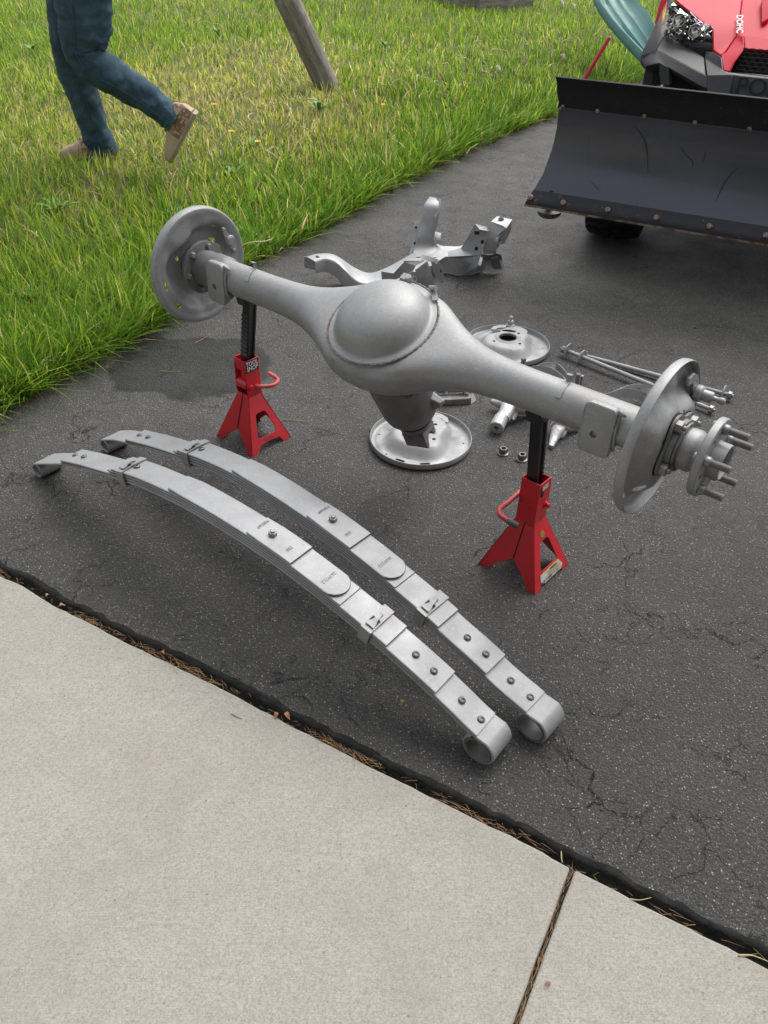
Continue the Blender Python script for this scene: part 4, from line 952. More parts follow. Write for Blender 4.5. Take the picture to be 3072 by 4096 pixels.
# strut rods with washers and nuts
zM = zoom(1.3167, 1700, 1200)
def rod(label, a, b, za, zb, washers, endn, r=.0085):
    A = at(*zM(*a), za); B = at(*zM(*b), zb); D = (B - A).normalized(); t = thing('strut_rod', label, 'strut rod', tuple(A), 'long grey rods behind the axle end')
    obj('rod', MB().tube([A, A + D * .10, A.lerp(B, .5), B - D * .10, B], [r * .86, r, r, r, r * .86], 16), M['steel_pitted'], t, smooth=50)
    for d_, rr_, hh in washers:
        c = A + D * d_; obj('washer', MB().lathe([(r, 0), (rr_ * .7, -.002), (rr_, .003), (rr_ * .98, .006), (rr_ * .6, .004), (r, .005)], c, D, 32, True), M['steel_pitted'], t, smooth=40)
    for c, d2 in endn:
        p = A + D * c if c >= 0 else B + D * (c + 1); mb = MB(); hexnut(mb, p, D * d2, .0145, .014, .2); mb.cyl(p, p + D * d2 * .020, .007); obj('nut', mb, M['bolt_light'], t, smooth=30, bevel=.0008)
    return A, B, D
rod('grey strut rod lying nearest, with two washers at its left end', (725, 258), (1498, 572), .028, .018, [(.020, .030, 0), (.085, .027, 0)], [(.012, -1), (-1.0, 1)])
A2, B2, D2 = rod('grey strut rod lying behind and across the other rod', (830, 290), (1595, 499), .010, .022, [(.010, .018, 0)], [(-1.0, 1)])
c = on(*zM(1572, 500), B2 - D2 * .016, V(D2.y, -D2.x, 0)); t_ = bpy.data.objects['strut_rod.001']
obj('washer', MB().lathe([(.008, 0), (.030, 0), (.031, .003), (.030, .005), (.008, .005)], B2 - D2 * .018, D2, 32, True), M['steel_pitted'], t_, smooth=40)

# cast knuckle arms
zP = zoom(2.074, 1900, 1380)
def blob(path, r, n=14, flat=1.0):
    """rounded casting limb"""
    mb = MB(); P = [Vector(p) for p in path]; R = r; rings = []; pr = None
    PP = crom(P, 4); RR = np.interp(np.linspace(0, len(P) - 1, len(PP)), range(len(P)), R)
    for i, p in enumerate(PP):
        d = (PP[min(i + 1, len(PP) - 1)] - PP[max(i - 1, 0)]).normalized(); x = V(0, 0, 1).cross(d)
        x = x.normalized() if x.length > .01 else V(1, 0, 0); y = d.cross(x); ring = []
        for j in range(n):
            t = 2 * math.pi * j / n; k = 1 + .10 * mnoise.noise(V(i * .5, j * .6, R[0] * 90)); c_, s_ = math.cos(t), math.sin(t)
            ring.append(p + x * (math.copysign(abs(c_) ** .7, c_) * RR[i] * k) + y * (math.copysign(abs(s_) ** .7, s_) * RR[i] * flat * k))
        rings.append(ring)
    return mb.loft(rings)
M['cast'] = material('rough_casting', (.50, .505, .505), .5, .5, .5, mott=[(25, (.38, .38, .375), .4, .75, 6), (90, (.60, .60, .60), .55, .75, 4)], bump=[(120, .8, .002), (30, .4, .003)], rvar=.08)
def knuckle(label, arms, boss, studs):
    c = at(*zP(*arms[0][0][0][:2]), 0); t = thing('steering_knuckle', label, 'knuckle', (c.x, c.y, 0), 'rough cast knuckles lying behind the axle')
    mb = MB()
    for path, r, fl in arms:
        b_ = blob([at(*zP(x_, y_), z_) for x_, y_, z_ in path], r, flat=fl); o_ = len(mb.v); mb.v += b_.v; mb.f += [[i + o_ for i in f] for f in b_.f]
    obj('casting', mb, M['cast'], t, smooth=50, sub=0)
    for (x_, y_, z_), (x2, y2, z2), r in boss:
        p, q = at(*zP(x_, y_), z_), at(*zP(x2, y2), z2); D = (p - q).normalized()
        obj('boss', MB().lathe([(.0085, 0), (r * .9, 0), (r, -.002), (r, -.030), (r * .95, -.055), (.0085, -.055)], p, D, 28, True), M['cast'], t, smooth=35)
        obj('boss_bore', MB().lathe([(0, -.012), (.009, -.012), (.009, -.02), (0, -.02)], p, D, 20), M['steel_dark'], t, smooth=35)
    for (x_, y_, z_), L_, tl in studs:
        p = at(*zP(x_, y_), z_); d = V(*tl).normalized(); mb = MB(); thread(mb, p - d * L_, p, .0095, .0026); obj('stud', mb, M['bolt'], t, smooth=40)
knuckle('rough cast knuckle with bored round boss lying just left of the right stand post',
        [([(155, 470, .030), (215, 480, .034), (290, 500, .040), (360, 520, .036), (430, 540, .026), (520, 560, .022)], [.014, .020, .026, .024, .018, .014], .8),
         ([(290, 470, .036), (275, 520, .040), (255, 570, .036), (230, 610, .032)], [.022, .026, .024, .022], .9),
         ([(330, 500, .030), (320, 570, .022), (300, 625, .014)], [.016, .016, .010], .8),
         ([(165, 440, .038), (160, 480, .030)], [.010, .013], .8),
         ([(300, 480, .04), (420, 470, .07), (520, 480, .08)], [.020, .022, .02], .8)],
        [((176, 690, .026), (215, 610, .034), .0245)], [((405, 108, .112), .14, (-.05, .0, 1))])
knuckle('rough cast knuckle mostly hidden behind the right stand post and axle tube',
        [([(660, 620, .05), (700, 650, .040), (745, 665, .034), (800, 680, .020), (870, 690, .012)], [.024, .028, .022, .014, .008], .8),
         ([(700, 660, .036), (680, 720, .026), (655, 780, .016), (628, 845, .010)], [.026, .020, .014, .008], .9),
         ([(720, 670, .03), (725, 730, .016), (705, 765, .008)], [.018, .014, .008], .8),
         ([(700, 640, .05), (760, 560, .07), (840, 480, .08)], [.022, .022, .02], .8)],
        [], [((858, 238, .118), .14, (-.07, .03, 1)), ((884, 248, .110), .12, (-.03, .0, 1))])

# pressed control arms: bent straps with a rolled eye
def strap(mb, path, w, t_, hint):
    P = crom([Vector(p) for p in path], 6); rings = []
    for i, p in enumerate(P):
        d = (P[min(i + 1, len(P) - 1)] - P[max(i - 1, 0)]).normalized(); x = Vector(hint); x = (x - d * x.dot(d)).normalized(); y = d.cross(x)
        rings.append([p - x * w - y * t_, p + x * w - y * t_, p + x * w + y * t_, p - x * w + y * t_])
    return mb.loft(rings)
def arm(label, z, pts_list, eye, w=.016):
    c = at(*zP(*pts_list[0][0][:2]), 0); t = thing('control_arm', label, 'control arm', (c.x, c.y, 0), 'curved control arms behind the axle')
    for k, pts in enumerate(pts_list):
        mb = MB(); strap(mb, [at(*zP(x_, y_), z_) for x_, y_, z_ in pts], w, .0022, (0, .35, .95)); obj('strap', mb, M['steel_pitted'], t, smooth=40)
    (x_, y_, z_), r, d = eye; p = at(*zP(x_, y_), z_)
    obj('eye', MB().lathe([(r - .004, -.018), (r, -.018), (r, .018), (r - .004, .018)], p, V(*d).normalized(), 36, True), M['steel_pitted'], t, smooth=35)
arm('curved steel control arm with rolled eye showing just above the middle of the axle tube', 0,
    [[(420, 235, .030), (500, 208, .045), (590, 215, .050), (660, 245, .045), (720, 300, .030), (760, 350, .02)], [(500, 215, .04), (560, 190, .052), (620, 180, .056), (680, 195, .052), (725, 240, .04), (750, 290, .02)]], ((610, 200, .045), .026, (.1, .5, .86)))
arm('curved steel control arm with rolled eye showing beside the right backing plate', 0,
    [[(1060, 450, .03), (1140, 425, .040), (1230, 398, .050), (1330, 405, .050), (1410, 440, .040), (1460, 490, .03)], [(1180, 410, .045), (1270, 372, .055), (1360, 360, .056), (1430, 370, .05), (1490, 400, .04), (1540, 450, .03)]], ((1410, 398, .045), .024, (.1, .5, .86)))

# long pressed trough behind the pinion
zQ = zoom(5.53, 1700, 1500)
t = thing('mounting_bracket', 'grey pressed steel bracket with ribbed top lying behind the pinion housing', 'bracket', tuple(at(*zQ(560, 560), 0)))
q = lambda x_, y_, z_: at(*zQ(x_, y_), z_)
mb = MB(); R = []
for k, (xa, ya_, xb, yb_) in enumerate(((0, 665, 0, 470), (250, 668, 60, 465), (600, 665, 560, 440), (950, 652, 960, 400), (1020, 635, 1010, 395))):
    a_ = at(*zQ(xa, ya_), .002); b_ = at(*zQ(xb, yb_), .030); m_ = (a_ + b_) / 2 + V(0, -.012, .008); back = V(0, .05, 0)
    R.append([a_, m_, b_, b_ + V(0, .012, -.004), m_ + V(0, .02, -.004), a_ + V(0, .012, 0)])
mb.loft(R); obj('lower_skirt', mb, M['steel_edge'], t, smooth=50, bevel=.002)
mb = MB(); zt_ = .052
mb.sheet([q(200, 320, zt_), q(380, 325, zt_), q(640, 310, zt_), q(900, 280, zt_ + .002), q(1000, 330, zt_ - .004), q(1045, 262, zt_), q(930, 235, zt_ + .002), q(640, 195, zt_), q(400, 160, zt_), q(130, 152, zt_), q(140, 200, zt_), q(195, 230, zt_)], .003, (0, 0, 1))
mb.sheet([q(200, 322, zt_), q(640, 312, zt_), q(905, 283, zt_ + .002), q(990, 330, zt_ - .004), q(960, 372, .030), q(640, 386, .030), q(380, 400, .030), q(120, 392, .030), q(120, 340, .036), q(200, 322, zt_)][:-1], .003, (0, -1, 0))
mb.sheet([q(1045, 262, zt_), q(1010, 320, zt_ - .01), q(1000, 560, .010), q(1020, 640, .001), q(1135, 560, .004), q(1050, 350, .03)], .003, (1, 0, .2)); obj('top_plate', mb, M['steel_pitted'], t, smooth=30)
for (x0, y0, x1, y1, r) in ((210, 245, 330, 262, .007),): obj('rib', MB().tube([q(x0, y0, zt_ + .001), q((x0 + x1) / 2, (y0 + y1) / 2, zt_ + .003), q(x1, y1, zt_ + .001)], [r * .7, r, r * .7], 10), M['steel_pitted'], t, smooth=50)
obj('boss', MB().lathe([(.016, 0), (.0145, .003), (.013, .006), (0, .006)], q(495, 262, zt_ - .001), (0, 0, 1), 24), M['steel_pitted'], t, smooth=30)
obj('opening', MB().lathe([(.016, 0), (.016, .0012), (0, .0012)], q(705, 226, zt_), (0, 0, 1), 24), M['black'], t, smooth=30)
for x_, y_ in ((460, 410), (910, 400)): obj('lug', MB().tube([q(x_, y_ - 20, .034), q(x_, y_ + 40, .030)], [.012, .007], 12), M['steel'], t, smooth=40)

# small bush on the ground behind the dome
p = at(*zoom(2.074, 1200, 1060)(400, 240), 0); t = thing('small_bushing', 'small stubby bush with yellow tag behind the left of the axle dome', 'bushing', tuple(p))
obj('barrel', MB().lathe([(0, 0), (.010, 0), (.0105, .012), (.0095, .022), (.008, .030), (0, .031)], p + V(.01, .02, .012), (.15, .3, 1), 20), M['steel_pitted'], t, smooth=40)
mb = MB(); mb.box(p + V(-.004, .01, .010), (.019, 0, 0), (0, .014, 0), (0, 0, .008)); obj('tag', mb, material('faded_yellow', (.52, .43, .20), .7), t, smooth=30, bevel=.001)

# ------------------------------------------------------------------ pressed front cross member
zX = zoom(1.8433, 1180, 760)
t = thing('cross_member', 'grey pressed steel cross member with several bracket arms lying behind the axle', 'cross member', tuple(at(*zX(900, 560), 0)))
q = lambda x_, y_, z_: at(*zX(x_, y_), z_)
M['steel_x'] = material('pressed_steel_light', (.40, .407, .413), .50, .42, .5, mott=[(7, (.34, .345, .352), .4, .7, 5), (50, (.46, .465, .47), .55, .8, 4)], bump=[(180, .25, .0006), (14, .15, .003)], rvar=.06)
def xb(name, mb, smooth=45, **k): return obj(name, mb, M['steel_x'], t, smooth=smooth, **k)
def channel(secs, thk=.0028, open_bottom=True, n=5):
    """pressed channel: list of (left xyz px, right xyz px, wall depth)"""
    L_ = crom([q(*s[0]) for s in secs], n); R_ = crom([q(*s[1]) for s in secs], n); dp = np.interp(np.linspace(0, len(secs) - 1, len(L_)), range(len(secs)), [s[2] for s in secs]); rings = []
    for a_, b_, h in zip(L_, R_, dp):
        u = (b_ - a_); w_ = u.length; u.normalize(); e = min(.010, w_ * .2); dn = V(0, 0, -1)
        out = [a_ + dn * h, a_ + dn * e, a_ + u * e * .35 + dn * e * .3, a_ + u * e, b_ - u * e, b_ - u * e * .35 + dn * e * .3, b_ + dn * e, b_ + dn * h]
        inn = [p + d_ * thk for p, d_ in zip(out, [u, u, (u + dn).normalized(), dn, dn, (dn - u).normalized(), -u, -u])]
        rings.append(out + inn[::-1])
    return MB().loft(rings)
# left arm sweeping from its raised box end down into the middle
xb('left_arm', channel([((75, 487, .135), (150, 525, .135), .055), ((150, 466, .140), (225, 505, .140), .06), ((255, 462, .138), (300, 530, .130), .07), ((330, 492, .120), (370, 590, .108), .085), ((430, 560, .078), (445, 660, .070), .06), ((540, 603, .060), (520, 690, .052), .045), ((640, 580, .062), (650, 690, .055), .05), ((760, 520, .075), (790, 650, .068), .06), ((880, 452, .095), (930, 600, .085), .07)]))
mb = MB(); mb.sheet([q(68, 490, .133), q(165, 528, .130), q(175, 580, .09), q(195, 605, .078), q(66, 568, .082)], .003, (0, -1, 0)); xb('end_wall', mb)
mb = MB(); mb.lathe([(0, 0), (.0125, 0), (.0125, .0012), (0, .0012)], q(173, 492, .1385), (0, 0, 1), 24); obj('bolt_hole', mb, M['black'], t, smooth=30)
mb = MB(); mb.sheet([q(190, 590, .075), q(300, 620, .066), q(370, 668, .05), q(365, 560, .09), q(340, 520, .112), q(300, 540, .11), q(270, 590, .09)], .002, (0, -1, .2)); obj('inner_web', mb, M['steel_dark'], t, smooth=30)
# upright far arm
xb('far_arm', channel([((985, 45, .300), (1078, 68, .300), .05), ((950, 100, .285), (1062, 120, .280), .07), ((940, 170, .250), (1040, 185, .245), .08), ((925, 250, .205), (1020, 265, .200), .09), ((905, 340, .160), (1025, 345, .150), .09), ((880, 420, .115), (1060, 410, .105), .08), ((850, 500, .080), (1120, 470, .075), .07)]))
mb = MB(); mb.lathe([(0, 0), (.0125, 0), (.0125, .0012), (0, .0012)], q(1024, 72, .2915), (0, -.35, 1), 24); obj('bolt_hole', mb, M['black'], t, smooth=30)
mb = MB(); mb.sheet([q(1046, 60, .300), q(1079, 70, .300), q(1074, 130, .275), q(1052, 180, .25), q(1040, 225, .225), q(1032, 190, .242), q(1040, 160, .255), q(1050, 120, .272)], .004, (1, -.2, 0)); xb('side_flange', mb)
mb = MB(); mb.sheet([q(880, 228, .20), q(922, 220, .205), q(906, 300, .165), q(895, 400, .11), q(870, 455, .085), q(842, 476, .080), q(862, 400, .11), q(875, 300, .165)], .003, (-.5, -.7, .4)); f_ = xb('flange_strip', mb)
for x_, y_, z_ in ((893, 276, .178), (883, 392, .118)): obj('bolt_hole', MB().lathe([(0, 0), (.006, 0), (.006, .001), (0, .001)], q(x_, y_, z_ + .004), (-.5, -.7, .4), 16), M['black'], t, smooth=30)
mb = MB(); mb.sheet([q(1028, 305, .16), q(1078, 318, .15), q(1072, 345, .14), q(1085, 385, .12), q(1060, 400, .11), q(1030, 350, .14)], .003, (.3, -.8, .5)); xb('gusset', mb)
# centre pan and front skirt
mb = MB(); mb.sheet([q(842, 480, .078), q(960, 410, .100), q(1050, 400, .100), q(1110, 418, .095), q(1190, 422, .095), q(1250, 400, .10), q(1330, 420, .10), q(1385, 500, .085), q(1370, 560, .06), q(1205, 505, .075), q(1110, 490, .078), q(1000, 560, .066), q(880, 590, .06)], .004); xb('centre_pan', mb)
mb = MB(); R = []
for (x0, y0, z0), (x1, y1, z1) in (((1000, 500, .078), (1000, 600, .012)), ((1090, 488, .078), (1110, 606, .010)), ((1205, 505, .078), (1200, 625, .004)), ((1300, 540, .07), (1300, 615, .006)), ((1395, 520, .07), (1398, 588, .012))):
    a_, b_ = q(x0, y0, z0), q(x1, y1, z1); R.append([a_, a_ + V(0, .003, .001), b_ + V(0, .004, 0), b_ + V(0, -.012, .002), b_ + V(0, -.012, -.001), b_])
mb.loft(R); xb('front_skirt', mb)
mb = MB(); mb.sheet([q(1100, 606, .006), q(1210, 626, .004), q(1310, 622, .004), q(1396, 586, .010), q(1300, 560, .012), q(1180, 570, .012)], .002); xb('bottom_lip', mb)
# near right tower
mb = MB(); T1 = [q(1328, 250, .235), q(1412, 272, .235), q(1432, 310, .215), q(1368, 480, .11), q(1340, 572, .055), q(1262, 615, .012), q(1200, 592, .018), q(1212, 510, .075), q(1130, 492, .085), q(1128, 452, .10), q(1222, 428, .11), q(1262, 370, .155)]
mb.sheet(T1, .0035, (-.4, -.9, .2)); xb('tower_face', mb)
mb = MB(); mb.sheet([q(1328, 250, .235), q(1412, 272, .235), q(1440, 305, .225), q(1362, 292, .225)], .003, (0, -.2, 1)); mb.sheet([q(1412, 272, .235), q(1436, 305, .22), q(1434, 430, .14), q(1388, 432, .13), q(1400, 330, .19)], .003, (1, -.3, .1)); xb('tower_side', mb)
obj('slot', MB().tube([q(1340, 325, .206), q(1344, 298, .222)], [.0115, .0115], 20), M['black'], t, smooth=40)
for x_, y_, z_ in ((1336, 432, .135), (1380, 382, .17)): obj('bolt_hole', MB().lathe([(0, 0), (.009, 0), (.009, .002), (0, .002)], q(x_, y_, z_ + .004), (.5, -.9, .2), 16), M['black'], t, smooth=30)
# far right tower
mb = MB(); mb.sheet([q(1490, 193, .275), q(1600, 218, .273), q(1560, 285, .250), q(1530, 262, .262), q(1445, 232, .262)], .004, (0, -.2, 1)); mb.sheet([q(1445, 232, .262), q(1530, 262, .262), q(1560, 285, .250), q(1505, 345, .215), q(1482, 432, .155), q(1480, 470, .12), q(1385, 470, .105), q(1388, 432, .13), q(1405, 350, .19), q(1420, 270, .24)], .004, (-.2, -.8, .6)); xb('right_arm', mb)
mb = MB(); mb.sheet([q(1598, 216, .272), q(1592, 300, .22), q(1545, 392, .165), q(1515, 400, .16), q(1478, 448, .13), q(1450, 420, .15), q(1500, 330, .225), q(1545, 285, .25)], .003, (.8, -.6, 0)); xb('outer_web', mb)
obj('bolt_hole', MB().lathe([(0, 0), (.0125, 0), (.0125, .0012), (0, .0012)], q(1520, 215, .2715), (0, -.3, 1), 24), M['black'], t, smooth=30)
obj('bushing_sleeve', MB().lathe([(.010, 0), (.017, 0), (.017, .012), (.010, .012)], q(1495, 370, .196), (.7, -.7, .1), 28, True), M['steel_x'], t, smooth=30)
mb = MB(); R = []
for (a_, b_) in (((1370, 470, .10), (1350, 575, .02)), ((1430, 480, .10), (1400, 600, .008)), ((1490, 468, .105), (1470, 612, .004)), ((1520, 478, .105), (1550, 590, .010))):
    p0, p1 = q(*a_), q(*b_); mdl = (p0 + p1) / 2 + V(0, .035, 0); R.append([p0, mdl, p1, p1 + V(0, .006, .004), mdl + V(0, .006, 0), p0 + V(0, .006, -.003)])
mb.loft(R); xb('end_channel', mb)
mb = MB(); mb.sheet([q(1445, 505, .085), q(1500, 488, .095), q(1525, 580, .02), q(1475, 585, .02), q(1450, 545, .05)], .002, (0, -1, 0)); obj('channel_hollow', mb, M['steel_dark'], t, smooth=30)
# brackets standing just behind the dome
mb = MB(); mb.sheet([q(636, 600, .105), q(725, 615, .10), q(805, 530, .15), q(800, 522, .155), q(940, 500, .165), q(960, 520, .16), q(890, 560, .14), q(860, 620, .10), q(740, 660, .07), q(640, 680, .06)], .003, (0, -.7, .7)); xb('front_bracket', mb)
mb = MB(); mb.sheet([q(884, 592, .150), q(975, 525, .185), q(1030, 690, .09), q(1036, 725, .07), q(1012, 760, .045), q(955, 740, .05), q(905, 690, .085)], .004, (-.3, -.9, .3)); w_ = xb('angle_plate', mb)
for x_, y_, z_ in ((966, 568, .166), (998, 700, .095)): obj('bolt_hole', MB().lathe([(0, 0), (.008, 0), (.008, .002), (0, .002)], q(x_, y_, z_ + .007), (-.3, -.9, .3), 16), M['steel_dark'], t, smooth=30)
mb = MB(); mb.sheet([q(935, 474, .195), q(1058, 512, .185), q(1048, 545, .17), q(1020, 535, .172), q(960, 512, .18), q(918, 528, .175)], .003, (0, -.3, 1)); mb.sheet([q(1000, 530, .175), q(1055, 520, .18), q(1096, 590, .14), q(1090, 694, .08), q(1062, 680, .085), q(1040, 650, .10)], .003, (.5, -.8, .1)); xb('hook_bracket', mb)
obj('bolt_hole', MB().lathe([(0, 0), (.0075, 0), (.0075, .002), (0, .002)], q(1080, 594, .136), (.5, -.8, .1), 16), M['black'], t, smooth=30)
mb = MB(); mb.sheet([q(790, 640, .10), q(872, 600, .13), q(905, 612, .125), q(914, 670, .09), q(900, 708, .065), q(845, 690, .07)], .006, (-.2, -.8, .5)); xb('ear', mb)
obj('bushing_sleeve', MB().lathe([(.007, 0), (.014, 0), (.014, .008), (.007, .008)], q(884, 656, .104), (-.2, -.8, .4), 28, True), M['steel_x'], t, smooth=30)
# ------------------------------------------------------------------ side-by-side utility vehicle with snow plow
P0 = V(.634, 3.69, 0); UB = V(.895, -.446, 0).normalized(); UK = V(.446, .895, 0).normalized(); UZ = V(0, 0, 1)
def U(x, y, z): return P0 + UB * x + UK * y + UZ * z
zU = zoom(1.6233, 2050, 0)
def ux_(px, py, y):
    """point of the vehicle at local depth y seen at a pixel of the zoomed photo crop"""
    return on(*zU(px, py), P0 + UK * y, UK)
def loc(p): d = p - P0; return (d.dot(UB), d.dot(UK), d.z)
CXL = .885
def mir(p): x_, y_, z_ = loc(p); return U(2 * CXL - x_, y_, z_)
M['plow_black'] = material('scratched_black_plow', (.085, .093, .112), .36, .65, .7, mott=[(2, (.10, .108, .13), .4, .7, 3)], bump=[(9, .05, .004), (80, .06, .0006)], rvar=.10, coat=.35)
M['plow_flap'] = material('matt_black_flap', (.012, .012, .013), .62, 0, .3, mott=[(35, (.030, .030, .030), .6, .8, 5)], speck=(60, .05, (.30, .30, .30)))
M['edge_rust'] = material('rusty_cutting_edge', (.030, .032, .037), .55, .2, .5, mott=[(22, (.12, .075, .055), .62, .72, 7), (70, (.26, .22, .19), .68, .78, 5)], bump=[(120, .5, .001)])
M['carriage'] = material('rusty_bolt_head', (.30, .26, .23), .5, .4, .5, mott=[(150, (.17, .08, .05), .42, .62, 4)])
M['plastic'] = material('dark_grey_plastic', (.050, .052, .055), .48, 0, .5, mott=[(6, (.062, .064, .067), .4, .7, 3)], bump=[(500, .25, .0004)])
M['plastic_dark'] = material('black_plastic', (.018, .018, .019), .55, 0, .4, bump=[(300, .2, .0004)])
M['hood_red'] = material('glossy_red_plastic', (.62, .012, .040), .45, 0, .22, mott=[(2, (.56, .011, .034), .4, .7, 2)], coat=.04)
M['chrome'] = material('lamp_reflector', (.80, .80, .80), .12, 1.0)
M['tyre'] = material('tyre_rubber', (.016, .016, .016), .8, 0, .3, mott=[(20, (.030, .028, .026), .5, .8, 5)], bump=[(200, .4, .001)])
M['lamp_glass'] = material('lamp_glass', (.9, .9, .9), .03); M['lamp_glass'].node_tree.nodes['Principled BSDF'].inputs['Transmission Weight'].default_value = 1.0; M['lamp_glass'].node_tree.nodes['Principled BSDF'].inputs['IOR'].default_value = 1.12
M['amber'] = material('amber_lens', (.80, .33, .01), .25, coat=.5)
# snow plow
plow = thing('snow_plow', 'black scratched snow plow blade with rusty bolts mounted before the red vehicle', 'snow plow', tuple(U(.87, 0, 0)))
WPL = 1.77
prof = [(.000, .318), (.018, .335), (.045, .372), (.075, .425), (.098, .480), (.115, .540), (.122, .600), (.120, .655), (.114, .700)]
def blade_strip(pr, t_, x0f, x1f, nx=24):
    P = crom([V(a_, b_, 0) for a_, b_ in pr], 4); mb = MB(); rings = []
    for i in range(nx + 1):
        ring = []; rb = []
        for j, p in enumerate(P):
            x_ = lerp(x0f(p.y), x1f(p.y), i / nx); d_ = (P[min(j + 1, len(P) - 1)] - P[max(j - 1, 0)]).normalized()
            ring.append(U(x_, p.x, p.y)); rb.append(U(x_, p.x + d_.y * t_, p.y - d_.x * t_))
        rings.append(ring + rb[::-1])
    return mb.loft(rings)
xl = lambda z_: interp([.30, .36, .42, .50, .60, .70, .80], [-.024, .000, .022, .036, .042, .040, .020], z_); xr = lambda z_: WPL - xl(z_)
obj('blade', blade_strip(prof, .004, xl, xr), M['plow_black'], plow, smooth=50)
obj('rubber_flap', blade_strip([(.104, .690), (.100, .730), (.094, .770), (.080, .806)], .009, lambda z_: xl(z_) + .002 * math.sin(z_ * 90), xr), M['plow_flap'], plow, smooth=50)
obj('flap_strap', blade_strip([(.107, .682), (.1035, .706)], .003, xl, xr), M['plow_black'], plow, smooth=30)
obj('worn_lower_edge', blade_strip([(-.0095, .296), (-.0092, .304)], .009, xl, xr), material('bare_rusty_steel', (.28, .24, .20), .55, .4, .5, mott=[(30, (.15, .08, .05), .45, .6, 6), (12, (.06, .05, .05), .5, .65, 5)]), plow, smooth=30)
obj('cutting_edge', blade_strip([(-.008, .300), (-.004, .322), (.014, .346), (.026, .362)], .007, xl, xr), M['edge_rust'], plow, smooth=50)
for px, py in ((115, 1305), (328, 1332), (617, 1370), (935, 1407), (1282, 1457), (1650, 1515)):
    p = ux_(px, py, .000); x_ = loc(p)[0]
    obj('bolt_head', MB().lathe([(0, 0), (.0132, 0), (.0118, .004), (.007, .0060), (0, .0066)], U(x_, -.001, .336) + UK * -.001, (-UK + UZ * .8), 20), M['carriage'], plow, smooth=50)
for x_ in (1.14, 1.27, 1.40, 1.53, 1.66): obj('bolt_head', MB().lathe([(0, 0), (.0132, 0), (.0118, .004), (.007, .0060), (0, .0066)], U(x_, -.002, .336), (-UK + UZ * .8), 20), M['carriage'], plow, smooth=50)
for px, py in ((318, 762), (543, 776), (848, 797), (1178, 822), (1535, 850)):
    x_ = loc(ux_(px, py, .104))[0]; obj('bolt_head', MB().lathe([(0, 0), (.0085, 0), (.008, .003), (.004, .0048), (0, .005)], U(x_, .1025, .693), -UK, 16), M['carriage'], plow, smooth=50)
obj('corner_bolt', MB().cyl(U(.056, .10, .690), U(.056, .080, .690), .0055, 10), M['bolt_light'], plow, smooth=30)
# scratches and scuffs follow the blade face
def prof_y(z_): return float(np.interp(z_, [b for a, b in prof], [a for a, b in prof]))
M['scuff'] = material('scuffed_paint', (.10, .105, .115), .5); M['scuff_dark'] = material('gouged_paint', (.030, .032, .036), .6)
def scratch(pts, w_, m_):
    mb = MB(); P = crom([V(*p, 0) for p in pts], 5); R = []
    for i, p in enumerate(P):
        ww = w_ * math.sin(math.pi * (i + .35) / (len(P) + .2)); q_ = lambda dx, o_: U(p.x + dx, prof_y(p.y) - .0006 - o_, p.y)
        R.append([q_(-ww, 0), q_(ww, 0), q_(ww, .0004), q_(-ww, .0004)])
    obj('scratch', mb.loft(R), m_, plow, smooth=0)
def sp(px, py):
    z_ = .5
    for _ in range(6): l_ = loc(ux_(px, py, prof_y(z_))); z_ = min(.70, max(.32, l_[2]))
    return (l_[0], z_)
for pts, w_, m_ in (([(670, 800), (720, 860), (810, 910), (870, 960)], .0010, 'scuff'), ([(790, 815), (840, 880), (870, 960), (880, 1120)], .0045, 'scuff_dark'), ([(1090, 950), (1130, 1010), (1170, 1050), (1165, 1090)], .0035, 'scuff_dark'), ([(1520, 1065), (1440, 1110), (1370, 1200), (1320, 1310)], .0035, 'scuff_dark'),
                    ([(1255, 980), (1240, 1050)], .002, 'scuff_dark'), ([(840, 1135), (930, 1115), (1020, 1110)], .0008, 'scuff'), ([(490, 1160), (540, 1210), (575, 1250)], .002, 'scuff_dark'), ([(530, 1255), (585, 1185)], .0008, 'scuff'), ([(500, 830), (495, 960), (490, 1080)], .0012, 'scuff'), ([(560, 935), (690, 930), (790, 950)], .0022, 'scuff'), ([(870, 975), (960, 985), (1060, 1000)], .0030, 'scuff'), ([(1190, 1100), (1175, 1180), (1155, 1255)], .0010, 'scuff'), ([(1515, 1310), (1560, 1306)], .0012, 'scuff')):
    scratch([sp(*p) for p in pts], w_, M[m_])
for x_ in (.10, 1.67):
    obj('skid_shoe', MB().lathe([(0, 0), (.038, .003), (.052, .014), (.054, .030), (.020, .040), (.014, .12), (0, .12)], U(x_ - .02, .05, .246), UZ, 28), M['plastic'], plow, smooth=40)
for x_ in (.05, .45, .88, 1.31, 1.72): obj('rib', MB().plate([[(.02, .34), (.08, .34), (.17, .50), (.17, .62), (.132, .68), (.130, .60), (.122, .52), (.09, .44)]], U(x_, .0, 0), UK, UZ, .008), M['plow_black'], plow, smooth=30)
mb = MB(); mb.tube([U(.60, .14, .50), U(.70, .62, .30), U(.72, 1.2, .28)], .024, 10); mb.tube([U(1.17, .14, .50), U(1.07, .62, .30), U(1.05, 1.2, .28)], .024, 10); mb.tube([U(.62, .45, .34), U(1.15, .45, .34)], .022, 10); obj('push_frame', mb, M['plow_black'], plow, smooth=40)
a_, b_ = ux_(452, 540, .16), ux_(625, 250, .18); a_ = a_ + (a_ - b_) * .35
t = obj('marker_stick', MB().tube([a_, b_, b_ + (b_ - a_).normalized() * .006], [.0085, .0080, .005], 12), material('red_marker_plastic', (.62, .04, .07), .35), plow, smooth=50)

